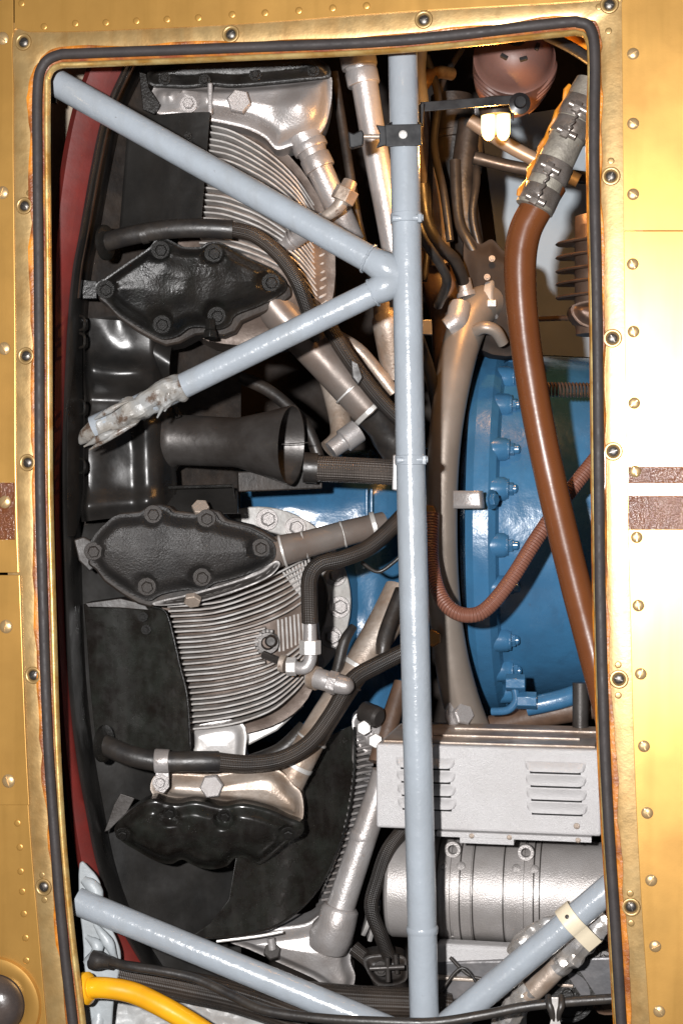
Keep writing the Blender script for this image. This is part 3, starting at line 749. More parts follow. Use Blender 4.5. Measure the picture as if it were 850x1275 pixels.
# lower rocker box of the middle cylinder
part('head_neck', cover([(240,905),(300,898),(305,940),(300,950),(236,950),(236,920)], 2.21, .02, rim=.06, edge=10), 'silver_bright', cA, 60)
part('head_neck', plate([(300,886),(345,868),(375,850),(378,880),(345,910),(306,930)], 2.26, .03), 'silver_bright', cA, 30, .003)
oh = z2((130,880), 2.429, [(145,262),(150,212),(200,200),(262,202),(330,205),(420,190),(490,180),(540,200),(570,235),(595,262),(602,320),(590,345),(540,325),(450,300),(320,290),(220,282)])
part('head', cover(oh, 2.17, .024, rim=.06, edge=12, wells=[z2((130,880),2.429,[(172,228)])[0]], centre=(278,982)), 'silver_dirty', cA, 60)
bolt_px(264,978,2.15,15,'silver',cA,kind='hex')
o4 = z2((130,880), 2.429, [(30,370),(60,330),(105,295),(150,277),(185,288),(225,292),(275,284),(330,296),(370,300),(420,292),(500,310),(555,335),(598,352),(598,385),(555,410),(515,445),(465,478),(430,458),(395,458),(370,482),(320,492),(270,480),(235,462),(200,476),(150,464),(100,436),(55,408)])
b4l = z2((130,880), 2.429, [(200,316),(365,326),(556,380),(58,382)])
part('rocker_cover', cover(o4, 2.155, .026, b4l, rim=.04, edge=14, well_r=(8,18), tilt=(0,.0007), rough=.0022), 'green_black', cA, 60)
for x, y in b4l: bolt_px(x, y, 2.155 + .0007*(y-1035), 6, 'black_paint', cA, .004, direction=Vector((0,-.9,-.4)))
part('lug', plate([(142,1002),(150,988),(168,994),(158,1012),(136,1034),(130,1036)], 2.17, .004), 'steel_dark', cA, 0, .001)

# push rod tubes of the middle cylinder
rod('push_rod_tube', 'brown push rod tube with pale rings right of the middle rocker cover', [(330,692,2.19,20),(356,684,2.2,19),(380,678,2.21,17),(430,664,2.23,16),(478,652,2.25,15)], 16, 'tube_bronze',
    [(352,686,2.197,21,26,-7,1.6),(379,678,2.21,18,26,-7,1.2),(427,665,2.229,17,26,-7,1.4),(466,655,2.245,18,26,-7,3)])
rod('push_rod_tube', 'rusty brown push rod tube slanting up from the lower silver head', [(352,990,2.2,20),(372,950,2.2,19),(400,900,2.22,18),(440,838,2.25,18),(480,775,2.28,22),(500,735,2.3,22)], 18, 'silver_dirty',
    [(370,953,2.2,20.5,20,-36,3),(388,921,2.21,20,20,-36,1.5),(432,850,2.245,19.5,20,-36,1.2),(446,828,2.255,20.5,20,-36,3)], nrings='white_ring')

# ---- lower cylinder ----------------------------------------------------
cC = thing('engine_cylinder', 'lower engine cylinder with olive black shroud and grey fins', 'cylinder', P(380, 1260, 2.3))
sh = [(440,902),(441,960),(434,1015),(420,1060),(402,1098),(378,1128),(345,1152),(305,1164),(262,1170),(240,1165),(262,1150),(285,1120),(295,1060),(310,1000),(380,930)]
part('shroud', plate(sh, 2.21, .003, tilt=(.0006,-.0002)), 'green_black', cC, 30, .0008)
part('shroud_rim', tube([(441,905,2.262),(441,960,2.25),(434,1015,2.235),(420,1060,2.217),(402,1098,2.2),(378,1128,2.178),(345,1152,2.153),(305,1164,2.127),(250,1169,2.095)], 1.5, 8, 5), 'black_paint', cC)
for k in range(30):
    t = k / 29
    x0 = 442 - 52 * t**2.0; y0 = 906 + t * 236
    x1 = 468 - 42 * t**1.6
    part('fin', edge_fin([(x0, y0+3, 2.275-.03*t),(x0+(x1-x0)*.5,y0,2.268-.03*t),(x1,y0-2,2.28-.03*t)], .05, .0034), 'silver', cC, 40)
part('fin_core', plate([(440,900),(462,905),(466,985),(450,1060),(420,1130),(390,1150),(405,1090),(432,1010)], 2.29, .03), 'steel_dark', cC, 30, .002)
rod('push_rod_tube', 'thick silver push rod tube running down to the bottom silver head', [(478,960,2.17,15),(470,990,2.17,16),(445,1065,2.165,17),(422,1135,2.16,18)], 17, 'silver',
    [(452,1042,2.167,17.3,-23,72,6)], nrings='silver')
part('head', cover([(300,1162),(335,1156),(380,1150),(402,1138),(438,1142),(440,1165),(436,1195),(442,1215),(436,1232),(415,1234),(390,1218),(350,1200),(310,1182),(285,1172)], 2.19, .022, rim=.06, edge=12, centre=(395,1185)), 'silver', cC, 60)
part('collar', tube([(424,1128,2.16,20),(423,1132,2.16,23.5),(419,1150,2.16,24),(414,1160,2.165,27),(411,1168,2.168,27),(408,1180,2.17,24)], 24, 28, 1), 'silver', cC)
bolt_px(339,1186,2.165,11,'steel_dark',cC,kind='hex',direction=Vector((0,-.8,.5))); part('stud', tube([(337,1168,2.155),(339,1182,2.155)], 5, 10), 'silver', cC)
part('seam_rim', tube([(270,1172,2.14),(320,1166,2.14),(352,1160,2.14)], 2, 8, 4), 'silver_bright', cC)
part('side_fin', edge_fin([(452,1165,2.25),(458,1150,2.24),(464,1120,2.25)], .04, .006), 'silver_bright', cC)
part('side_fin', edge_fin([(460,1172,2.25),(466,1150,2.24),(472,1128,2.25)], .04, .006), 'silver_bright', cC)

# ================================================================== ignition harness and small hoses
def flange_disc(t, px, py, d, rpx):
    part('flange', lathe(P(px,py,d), Vector((-.9,.35,0)), [(-.004,rw(rpx*.7,d)),(0,rw(rpx,d)),(.004,rw(rpx,d)),(.006,rw(rpx*.6,d))], 28), 'black_paint', t)
h1 = thing('ignition_cable', 'black ignition cable curving over the upper rocker cover', 'cable', P(133, 300, 2.12))
part('conduit', tube([(130,302,2.14),(160,294,2.125),(205,286,2.115),(250,284,2.11),(290,286,2.11)], 12, 20, 6), 'dark_hose', h1)
part('joint_band', tube([(176,292,2.121,12.8),(184,290,2.12,12.8)], 13, 20), 'dark_hose', h1)
part('braid', tube([(286,285,2.112),(315,292,2.115),(345,315,2.125),(368,347,2.14),(384,388,2.17),(395,420,2.2)], 9.5, 16, 8), 'braid_dark', h1)
flange_disc(h1, 133, 302, 2.14, 22)
h2 = thing('ignition_cable', 'black ignition cable sweeping beneath the middle cylinder fins', 'cable', P(130, 925, 2.12))
part('conduit', tube([(128,926,2.14),(160,940,2.125),(200,948,2.12),(250,948,2.12),(272,948,2.125)], 13, 20, 6), 'dark_hose', h2)
part('braid', tube([(268,948,2.125,12),(310,951,2.13,11),(350,945,2.135,10.5),(385,925,2.145,10.5),(412,890,2.16,10.5),(438,848,2.175,11),(470,828,2.18,11),(515,806,2.2,11)], 11, 16, 8), 'braid_dark', h2)
flange_disc(h2, 131, 926, 2.14, 23)
cp = part('clamp', tube([(193,947,2.12,14.2),(194,947,2.12,15),(210,948,2.12,15),(211,948,2.12,14.2)], 15, 24, 1), 'silver', h2)
part('clamp_tab', plate([(194,955),(210,955),(211,980),(204,988),(193,984)], 2.118, .003), 'silver', h2, 0, .001)
bolt_px(200,974,2.117,6.5,'silver',h2)
h3 = thing('ignition_cable', 'brown black ignition cable bending down to the spark plug elbow', 'cable', P(386, 775, 2.12))
part('braid', tube([(386,775,2.14),(385,745,2.135),(386,718,2.135),(398,703,2.14),(425,696,2.15),(455,684,2.17),(480,664,2.19),(508,635,2.22)], 10.5, 16, 8), 'braid_dark', h3)
sp = thing('spark_plug', 'silver elbow spark plug fitting screwed into the fins', 'spark plug', P(350, 830, 2.15))
part('elbow', tube([(386,772,2.14,8),(386,800,2.138,8.5),(386,822,2.138,8),(378,832,2.138,8),(362,830,2.145,8)], 8, 18, 6), 'silver', sp)
part('hex_nut', lathe(P(386,806,2.138), Vector((0,0,1)), [(-.010,.0155),(.010,.0155)], 6), 'silver_bright', sp, 20, .0012)
part('hex_nut', lathe(P(363,830,2.145), Vector((-1,.15,0)), [(-.007,.0135),(.007,.0135)], 6), 'silver_bright', sp, 20, .0012)
part('hex_nut', lathe(P(352,826,2.15), Vector((-1,.3,.2)), [(-.004,.0125),(.004,.0125)], 24), 'silver_dirty', sp, 20, .0008)
part('stem', tube([(350,824,2.152,5),(328,815,2.17,5)], 5, 14), 'steel_dark', sp)
part('plug_hole', lathe(P(334,800,2.19), TOCAM, [(0,.016),(.012,.015),(.012,.010),(-.01,.009)], 24, (False, False)), 'steel_dark', sp)
part('plug_body', lathe(P(338,797,2.185), TOCAM, [(0,.009),(.016,.009),(.018,.007),(.022,.006)], 16), 'brown_black', sp)
for k in range(10):
    a = -1.3 + k*.33
    part('locking_tooth', box(P(334,800,2.178)+Vector((math.cos(a+2.6)*.017,0,math.sin(a+2.6)*.017)), Vector((1,0,0)), Vector((0,1,0)), UP, .004, .008, .004), 'steel_dark', sp)
s2 = thing('spark_plug', 'stubby silver spark plug cap pointing right below the fins', 'spark plug', P(390, 848, 2.15))
part('cap', tube([(386,843,2.16,13),(400,846,2.15,13),(414,850,2.145,12.5),(430,854,2.14,11.5),(437,856,2.138,8),(440,857,2.137,2)], 12, 24, 5), 'silver', s2)
part('hex_nut', lathe(P(414,850,2.145), Vector((1,-.25,-.25)), [(-.007,.0168),(.007,.0168)], 6), 'silver', s2, 20, .0012)
part('collar', tube([(388,843,2.158,15),(395,845,2.153,15)], 15, 24), 'silver_dirty', s2)
s3 = thing('spark_plug', 'brass lit spark plug elbow below the upper silver head', 'spark plug', P(425, 250, 2.16))
part('elbow', tube([(436,226,2.16,9),(430,240,2.158,10),(424,254,2.156,9),(414,264,2.16,7.5),(404,270,2.165,7)], 8, 18, 6), 'silver_dirty', s3)
part('hex_nut', lathe(P(429,243,2.157), Vector((-.45,.1,-.9)), [(-.010,.018),(.010,.018)], 6), 'silver_dirty', s3, 20, .0012)
part('stem', tube([(404,270,2.165,8),(385,286,2.175,10),(355,305,2.2,12)], 9, 18, 6), 'silver', s3)
for k in range(5):
    part('thread_ring', tube([(362+k*4,300-k*3,2.19,13),(364+k*4,298.6-k*3,2.189,13)], 13, 20), 'silver', s3)

solo('braided_hose', tube([(385,583,2.22),(430,585,2.21),(470,587,2.2),(502,589,2.2)], 16, 24, 6), 'braid', 'dark braided hose running sideways from the exhaust flare to the upright', 'hose')
solo('hose_collar', tube([(378,582,2.22,19),(395,583,2.22,19)], 19, 24), 'dark_hose', 'smooth dark collar on the left end of the braided hose', 'collar')
solo('hose_clip', plate([(489,566),(497,566),(497,600),(500,612),(488,610)], 2.17, .02), 'silver', 'pale metal clip holding the braided hose at the upright', 'clip', 0, .002)
solo('ignition_cable', tube([(385,378,2.22),(405,400,2.215),(430,440,2.21),(455,475,2.21),(480,505,2.215),(512,535,2.22)], 10, 16, 6), 'braid_dark', 'black woven cable slanting down beside the bronze push rod tube', 'cable')
solo('bracket', plate([(436,446),(446,452),(452,470),(446,480),(438,470)], 2.19, .02), 'dark_hose', 'small black bracket on the slanting woven cable', 'bracket', 0, .002)
solo('exhaust_elbow', tube([(398,440,2.33,12),(415,490,2.30,13),(425,540,2.28,14),(408,560,2.27,12)], 14, 20, 6), 'silver_dirty', 'rusty silver pipe elbow behind the bronze push rod tube', 'pipe')
solo('pipe_union', lathe(P(432,546,2.24), Vector((-.8,-.2,-.6)), [(-.02,.012),(-.02,.018),(.006,.018),(.008,.014),(.03,.013)], 24), 'silver', 'silver pipe union just above the braided hose', 'union')

# ================================================================== blue crankcase and gearbox
cc = thing('crankcase', 'blue painted engine crankcase behind the cylinders', 'crankcase', P(420, 900, 2.6))
part('case', lathe(P(300,745,2.74), AX, [(-.25,.16),(-.15,.24),(0,.255),(.16,.255),(.2,.265),(.24,.265),(.26,.2)], 72), 'blue', cc, 50)
fr_o = P(322,748,2.40)
fl_ = part('cylinder_flange', ring(fr_o, Vector((.28,-.95,.1)), rw(86,2.4), rw(117,2.4), .014, 64), 'white_ring', cc, 30, .002)
part('flange_bore', lathe(fr_o + Vector((.0,.02,0)), Vector((.28,-.95,.1)), [(0,rw(90,2.4)),(.03,rw(84,2.4)),(.02,rw(40,2.4))], 48), 'steel_dark', cc)
for a in range(-70, 100, 22):
    x, y, z = basis(Vector((.28,-.95,.1)))
    q = fr_o + (x*math.cos(R(90)-R(a)) + y*math.sin(R(90)-R(a)))*0
    c_ = Vector((math.cos(R(a)),0,math.sin(R(a)))); ax_ = Vector((.28,-.95,.1)).normalized(); c_ = (c_ - ax_*c_.dot(ax_)).normalized()
    fast('bolt', 'nut', fr_o + c_*rw(101,2.4) + ax_*.014, ax_, rw(9,2.4), 'silver', cc)
for x in (456, 462):
    part('case_rib', bar(P(x,608,2.47), P(x,646,2.47), .005, .03), 'blue', cc, 0, .002)
part('case_boss', cover([(300,592),(400,588),(508,588),(512,760),(510,925),(430,935),(350,890),(300,740)], 2.505, .035, rim=.1, edge=45, rough=.006), 'blue', cc, 60)

# gearbox: a large blue drum, its axis along the fuselage, flange to the left
gb = thing('gearbox', 'large glossy blue gearbox housing with bolted flange', 'gearbox', P(680, 900, 2.5))
gc = P(604, 657, 2.545); u = lambda px: rw(px, 2.45)
part('housing', lathe(gc, AX, [(-.02,.20),(.0,.305),(.012,.312),(.034,.312),(.044,.303),(.048,.290),(.075,.285),(.15,.2795),(.27,.271),(.40,.262),(.42,.22)], 120), 'blue', gb, 28)
rel = lambda ang, r, t: gc + AX*t + (NO*math.cos(ang) + UP*math.sin(ang))*r
for k in (-78,-62,-47,-33,-19,-3,13,26,39,53,68,84):
    a = R(k)
    a += R(random.uniform(-2, 2))
    part('flange_lug', sweep([rel(a,.290,.034), rel(a,.290,.056), rel(a,.2895,.0605), rel(a,.289,.0615)], [.0195,.0180,.0150,.008], 22), 'blue', gb)
    fast('bolt', 'bolt', rel(a,.2915,.060), AX, .0098, 'blue', gb)
    q = .068 + random.uniform(0, .005)
    part('stud', sweep([rel(a,.2915,.066), rel(a,.2915,q+.004), rel(a,.2915,q+.0065), rel(a,.2915,q+.007)], [.0072,.0070,.0045,.001], 14), 'blue', gb)
part('drain_elbow', tube([(612,886,2.24),(632,884,2.23),(642,872,2.225),(640,856,2.225)], 5, 14, 6), 'blue', gb)
for x, y in ((640,850),(654,872)):
    part('union_nut', lathe(P(x,y,2.225), AX, [(-.012,.013),(.016,.013)], 6), 'blue', gb, 20, .001)
part('lower_pipe', tube([(655,880,2.25),(700,870,2.24),(750,852,2.22)], 12, 16, 5), 'blue', gb)
st = thing('strap', 'short white metal strap bolted to the gearbox flange', 'strap', P(585, 622, 2.21))
part('strap_plate', patch((564,611),(602,611),(604,633),(564,633),(2.185,2.175,2.175,2.185), lambda u, v: .007*math.sin(min(1,u*1.6)*math.pi/2)-.016*max(0,(u-.8)*5)**2-.003*abs(v*2-1)**6, 30, 14, .003), 'silver', st)
bolt_px(611,622,2.2,8,'blue',st,direction=Vector((.8,-.6,0)))

# curved collector pipe hugging the gearbox
cl = thing('collector_pipe', 'curved dull silver collector pipe in front of the blue gearbox', 'pipe', P(590, 905, 2.3))
part('bent_tube', tube([(616,374,2.33,22),(600,380,2.31,24),(584,402,2.29,24),(571,440,2.265,23),(558,510,2.235,21),(551,580,2.22,20),(549,660,2.215,20),(552,740,2.22,20),(560,810,2.235,21),(573,870,2.255,23),(592,925,2.28,24)], 22, 32, 10), 'collector', cl)
part('mouth_ring', lathe(P(614,374,2.31), Vector((.9,-.35,.1)), [(-.006,.026),(-.006,.0295),(.004,.0305),(.006,.028),(.006,.02),(-.02,.018)], 36, (False, False)), 'silver_bright', cl)
part('ring_lug', bar(P(606,378,2.28), P(617,378,2.28), .010, .010), 'silver_bright', cl, 0, .001)
part('union', lathe(P(578,358,2.29), Vector((.25,0,-1)), [(-.012,.012),(.006,.012),(.007,.015),(.014,.015)], 20), 'silver', cl, 30)
part('elbow', tube([(556,408,2.26,12),(568,398,2.26,14),(572,380,2.27,14)], 13, 18, 6), 'silver', cl)
part('tab', plate([(524,398),(537,398),(538,417),(525,416)], 2.25, .01), 'silver_bright', cl, 0, .001)
for x, y in ((534,640),(539,795)):
    bolt_px(x,y,2.2,11,'brass',cl,kind='hex',direction=Vector((-.3,-.9,.2)))
part('saddle', tube([(584,418,2.27,8),(600,408,2.25,8),(616,412,2.25,8),(626,428,2.26,7)], 7, 14, 6), 'collector', cl)
bolt_px(572,890,2.24,14,'silver',cl,direction=Vector((.4,-.85,.2)))

# ================================================================== hoses in front
bh = thing('fluid_hose', 'thick glossy brown rubber hose hanging from a clamped coupling', 'hose', P(745, 870, 1.93))
part('hose_body', tube([(686,228,1.995,20.5),(668,258,1.995,20.5),(652,292,1.998,20.5),(647,340,2.0,20),(653,420,2.0,19.2),(669,520,1.995,19.2),(690,620,1.985,19.2),(714,720,1.965,19.2),(740,820,1.94,19.2),(758,890,1.925,19.2),(775,970,1.915,19.2),(788,1060,1.92,19.2)], 19.2, 32, 10), 'hose_brown', bh)
ca = (737,104); cb = (664,261)
def along(t): return (ca[0]+(cb[0]-ca[0])*t, ca[1]+(cb[1]-ca[1])*t)
def csec(t0, t1, r, m, nm, dd=1.99):
    a = along(t0); b = along(t1)
    return part(nm, tube([(a[0],a[1],dd,r-1),(a[0]+(b[0]-a[0])*.06,a[1]+(b[1]-a[1])*.06,dd,r),(b[0]-(b[0]-a[0])*.06,b[1]-(b[1]-a[1])*.06,dd,r),(b[0],b[1],dd,r-1)], r, 28, 1, True), m, bh)
csec(.0, .98, 22.5, 'sleeve', 'coupling_sleeve')
for t0, t1 in ((.14,.30),(.31,.43),(.63,.77),(.84,.97)):
    csec(t0, t1, 24.8, 'clamp_steel', 'clamp_band')
csec(.965, .995, 24.5, 'sleeve', 'sleeve_lip')
nx, ny = (cb[0]-ca[0]), (cb[1]-ca[1]); LL = math.hypot(nx, ny); nx /= LL; ny /= LL
for t, s in ((.20,1),(.40,1),(.68,1),(.93,1)):
    a = along(t)
    q = (a[0]-8*(-ny)*-1*.6, a[1])
    part('clamp_screw', tube([(a[0]-14,a[1]-7,1.958),(a[0]+8,a[1]+4,1.956)], 4.6, 12), 'clamp_steel', bh)
    part('clamp_nut', tube([(a[0]-9,a[1]-4.5,1.957,7.5),(a[0]-1,a[1]-.5,1.957,7.5)], 7, 6), 'clamp_steel', bh)
for t0, t1 in ((.20,.40),(.68,.93)):
    a = along(t0); b = along(t1); pts = []
    for k in range(17):
        t = k/16; pts.append((a[0]+(b[0]-a[0])*t+1.6*math.sin(k*1.7)-2, a[1]+(b[1]-a[1])*t, 1.952+.002*math.cos(k*1.7), 1.5))
    part('lock_wire', tube(pts, 1.5, 6, 3), 'clamp_steel', bh)
part('lit_edge', sweep([P(along(t)[0]-22+1.5*math.sin(t*40), along(t)[1]-11, 1.985+.002*math.sin(t*33)) for t in [k/24 for k in range(2,24)]], [rw(2.6+1.3*math.sin(k*1.3),1.98) for k in range(22)], 8), 'orange_edge', bh)  # added orange strip: lamplight on the coupling's left edge, put into colour

solo('conduit_hose', tube([(537,640,2.14),(536,690,2.12),(543,730,2.09),(558,756,2.07),(580,766,2.06),(604,759,2.06),(634,724,2.06),(668,670,2.07),(705,617,2.09),(742,570,2.1)], 9.5, 20, 14), 'corrugated',
     'thin reddish brown ribbed conduit looping in front of the gearbox', 'conduit')

# spring by the right edge
sg = []
for k in range(0, 15*12+1):
    a = 2*math.pi*k/12; t = k/(15*12)
    sg.append(P(676+66*t, 485+1*t, 2.16) + Vector((0, math.cos(a)*.0095, math.sin(a)*.0095)))
solo('coil_spring', sweep(sg, [.0017]*len(sg), 6), 'copper_fin', 'small copper coloured coil spring between thick hose and hatch edge', 'spring')

# finned cooler at the right edge
fc = thing('finned_cooler', 'small brown finned cylinder at the right edge of the bay', 'cooler', P(742, 420, 2.25))
part('core', lathe(P(742,400,2.25), UP, [(-.02,.03),(.02,.032),(.12,.032),(.14,.03)], 28), 'copper_fin', fc)
for y in (300,317,334,350,367): part('fin', lathe(P(742,y,2.25), Vector((-.08,-.06,1)), [(-.001,.03),(-.002,.058),(0,.0605),(.002,.058),(.001,.03)], 36, (False, False)), 'copper_fin', fc)
part('cap', tube([(733,268,2.25,18),(735,285,2.25,20),(736,292,2.25,20)], 20, 20, 1), 'copper_fin', fc)
part('foot', cover([(712,380),(760,374),(760,408),(722,404)], 2.22, .015, rim=.04, edge=8), 'copper_fin', fc, 60)

# grey panel behind the lamp and its shelf
solo('firewall_panel', patch((598,150),(800,120),(800,448),(636,440),(2.95,2.93,2.93,2.95), lambda u, v: .002*noise.noise(Vector((u*3,v*3,7))), 24, 24, .006), 'grey_panel',
     'plain blue grey metal panel behind the thick hose', 'panel')
pipes = [
 ('rail', 'dark slanting angle rail under the work lamp', [(585,150,2.32),(640,185,2.31),(720,225,2.30)], 9, 'collector'),
 ('rail', 'dark ledge strip along the top of the panel behind the lamp', [(590,196,2.335),(650,210,2.33),(760,226,2.315)], 8, 'steel_dark'),
 ('pipe', 'thin brown rod crossing the grey panel beside the thick hose', [(655,398,2.4),(700,396,2.35),(745,396,2.3)], 3.2, 'copper_fin'),
]
for nm, lb, pts, r, m in pipes: solo(nm, tube(pts, r, 14, 5), m, lb, nm)

# ------------------------------------------------------------------ dark plumbing behind the upright
dark = [
 ('pump_body', 'dark ribbed cylindrical pump behind the upright under the lamp arm', 'pump', [(562,120,2.42,26),(562,165,2.42,27),(563,166,2.42,30),(563,174,2.42,30),(564,175,2.42,26),(566,225,2.42,26),(567,226,2.42,29),(567,236,2.42,29),(568,237,2.42,24),(572,290,2.42,22)], 26, 'brown_black', 1),
 ('pipe', 'pale tapering pipe right of the upright below the lamp clamp', 'pipe', [(522,120,2.35,9),(530,200,2.34,12),(540,260,2.33,12),(550,330,2.33,14)], 12, 'silver_dirty', 6),
 ('hose', 'black hose curving from the upright down to the collector elbow', 'hose', [(524,230,2.22),(530,275,2.22),(546,305,2.23),(566,325,2.26),(578,356,2.29)], 8, 'dark_hose', 6),
 ('hose', 'grey lit hose dropping to the collector pipe mouth', 'hose', [(566,200,2.34),(570,270,2.33),(582,300,2.32),(598,330,2.32),(606,365,2.33)], 7, 'dark_hose', 6),
 ('hose', 'black hose hanging just right of the upright near the truss joint', 'hose', [(520,280,2.1),(528,300,2.1),(548,330,2.12),(556,352,2.14),(545,380,2.2)], 6, 'dark_hose', 6),
 ('elbow', 'small brass elbow fitting right of the upright near the top edge', 'fitting', [(518,118,2.3,9),(530,98,2.3,10),(545,90,2.31,8),(562,92,2.33,8)], 9, 'brass', 6),
 ('pipe', 'bronze pipe stub beneath the truss joint, behind the upright', 'pipe', [(476,360,2.3,14),(480,395,2.3,15),(482,400,2.3,19),(483,408,2.3,19),(492,470,2.32,16)], 16, 'silver_dirty', 3),
 ('pipe', 'brown mottled pipe left of the collector bend', 'pipe', [(530,300,2.38,18),(545,350,2.36,22),(560,400,2.36,24),(560,470,2.36,20)], 22, 'brown_pipe', 6),
 ('hose', 'dark cable crossing behind the collector pipe near the bronze nut', 'hose', [(520,420,2.24),(536,470,2.24),(545,520,2.25),(536,560,2.25)], 8, 'dark_hose', 6),
 ('cable', 'black cable slanting across the top right corner of the bay', 'cable', [(680,44,2.05),(712,60,2.02),(745,82,2.0)], 7, 'dark_hose', 5),
 ('pipe', 'orange tipped white pipe end in the top right corner', 'pipe', [(700,36,2.1,9),(716,46,2.08,10),(740,66,2.06,11)], 10, 'orange_edge', 4),
 ('pipe', 'brown lagged pipe between gearbox bottom and louvred box', 'pipe', [(610,905,2.3,14),(660,893,2.28,15),(700,884,2.27,17),(740,878,2.26,17),(780,872,2.25,17)], 16, 'brown_pipe', 5),
 ('pipe', 'grey collar pipe below the blue gearbox at the hatch edge', 'pipe', [(722,850,2.2,10),(722,905,2.2,10)], 9, 'steel_dark', 2),
 ('hose', 'black hose looping left of the generator', 'hose', [(500,1035,2.14),(482,1060,2.12),(470,1095,2.11),(462,1130,2.11),(474,1165,2.12),(484,1190,2.13)], 9, 'braid_dark', 6),
 ('cable', 'dark strip curving up behind the spark plug caps', 'cable', [(400,880,2.25,6),(418,840,2.24,7),(428,800,2.24,7),(440,780,2.25,5)], 6, 'dark_hose', 5),
 ('hose', 'dark hose rising beside the rusty push rod tube', 'hose', [(380,905,2.25,10),(350,935,2.24,11),(310,950,2.24,10)], 10, 'dark_hose', 5),
 ('hose', 'brown black hose beside the upright above the carburettor', 'hose', [(500,735,2.22,9),(480,790,2.24,10),(476,815,2.24,9)], 9, 'brown_black', 5),
 ('pipe', 'brown stay rod between carburettor and upright', 'pipe', [(500,850,2.3,10),(485,900,2.28,12),(470,950,2.26,12)], 11, 'brown_pipe', 4),
]
for nm, lb, ct, pts, r, m, sub in dark: solo(nm, tube(pts, r, 20, sub), m, lb, ct)
cb_ = thing('carburettor', 'small silver carburettor casting beside the upright', 'carburettor', P(455, 935, 2.3))
part('body', cover([(438,898),(452,884),(470,882),(482,895),(482,920),(468,938),(448,930)], 2.28, .02, rim=.04, edge=10), 'silver', cb_, 60)
part('cap', lathe(P(462,890,2.25), Vector((.6,-.5,-.2)), [(-.015,.016),(.012,.016),(.016,.012)], 20), 'steel_dark', cb_)
part('port', lathe(P(452,906,2.25), Vector((.1,-1,.1)), [(0,.011),(.012,.011)], 6), 'silver_bright', cb_, 20, .001)
part('port', lathe(P(466,922,2.25), Vector((.1,-1,.1)), [(0,.011),(.012,.011)], 6), 'silver_bright', cb_, 20, .001)

# ================================================================== work lamp and its bracket
lm = thing('work_lamp', 'brown plastic work lamp with glowing twin bulb', 'lamp', P(640, 30, 2.1))
la = P(641, 26, 2.10); lb_ = P(631, 150, 2.20); ld = (lb_ - la).normalized(); Lh = (lb_-la).length
v = lambda px: rw(px, 2.12)
# rear dome faces the viewer and up; body tapers towards the bulb
body = [(-.050,.0001),(-.049,v(16)),(-.043,v(29)),(-.031,v(39)),(-.014,v(46)),(-.002,v(48)),(.0,v(51)),(.03,v(51)),(.06,v(48)),(.08,v(42)),(.10,v(34)),(.108,v(28)),(.11,v(15))]
ldir = Vector((.05, .965, -.255)).normalized()
lo = P(640, 72, 2.12)
part('housing', lathe(lo, ldir, body, 56), 'lamp_brown', lm, 50)
y = (TOCAM - ldir*TOCAM.dot(ldir)).normalized(); x = y.cross(ldir); x = x if x.x > 0 else -x
for k in range(8):
    for sgn in (-1, 1):
        t = .014 + k*.0105; r0 = v(51) - max(0, t-.03)*.22
        ang = [ (R(90) + sgn*R(22 + 62*q/10)) for q in range(11)]
        yy = y
        pts = [lo + ldir*(t - .010*math.sin(math.pi*q/10)) + (x*math.cos(a) + yy*math.sin(a))*(r0+.0006) for q, a in enumerate(ang)]
        part('grip_rib', sweep(pts, [.0036*math.sin(math.pi*(q+.6)/11.2)+.0003 for q in range(11)], 8), 'lamp_brown', lm)
for k in range(7):
    a = R(-70 + k*51.4)
    part('vent_slot', box(lo + ldir*(-.041) + (x*math.cos(a)+y*math.sin(a))*v(27), (x*math.cos(a)+y*math.sin(a)), (y*math.cos(a)-x*math.sin(a)), ldir, .0055, .0105, .012), 'void', lm, 0, .001)
part('vent_hub', lathe(lo + ldir*-.0515, ldir, [(0,v(11)),(.008,v(12))], 24), 'void', lm)
part('socket', lathe(P(617,134,2.105), Vector((.05,.0,-1)), [(-.012,.018),(.0,.024),(.012,.022)], 28), 'brown_black', lm)
for sx in (607.5, 626):
    part('bulb', tube([(sx,141,2.10,8.2),(sx,150,2.10,8.8),(sx,163,2.10,8.6),(sx+.3,170,2.10,7),(sx+.5,174.5,2.10,3)], 9, 20, 3), 'bulb_glow', lm)
pl_ = bpy.data.lights.new('lamp_light', 'POINT'); pl_.energy = 3.4; pl_.color = (1.0, .47, .12); pl_.shadow_soft_size = .014
plo = bpy.data.objects.new('lamp_light', pl_); COL.objects.link(plo); plo.parent = lm
plo.matrix_parent_inverse = Matrix.Translation(-lm.location); plo.location = P(611, 186, 2.095)
lbk = thing('lamp_bracket', 'black flat bracket arm clamped to the upright with a thumb screw', 'bracket', P(501, 180, 1.95))
part('arm', plate([(523,127),(640,118),(641,129),(524,139)], 2.0, .003), 'lamp_black', lbk, 0, .0008)
part('arm_bend', plate([(521,130),(528,128),(526,158),(521,158)], 1.99, .003), 'lamp_black', lbk, 0, .0008)
part('clamp_band', tube([(502.6,155,1.968,20.5),(502.6,155.5,1.968,21.5),(503.2,180.5,1.968,21.5),(503.2,181,1.968,20.5)], 21, 36, 1), 'lamp_black', lbk)
part('clamp_band_plate', plate([(479,155),(524,154),(525,181),(480,182)], 1.941, .003), 'lamp_black', lbk, 0, .001)
part('clamp_ear', plate([(468,155),(481,157),(481,180),(468,184),(472,176),(472,164)], 1.945, .006), 'lamp_black', lbk, 0, .001)
fast('rivet', 'rivet', P(501.5,167.5,1.940), TOCAM, rw(5.5,1.94), 'white_ring', lbk)
part('screw_thread', tube([(452,170,1.95),(472,170,1.95)], 3, 12), 'silver_dirty', lbk)
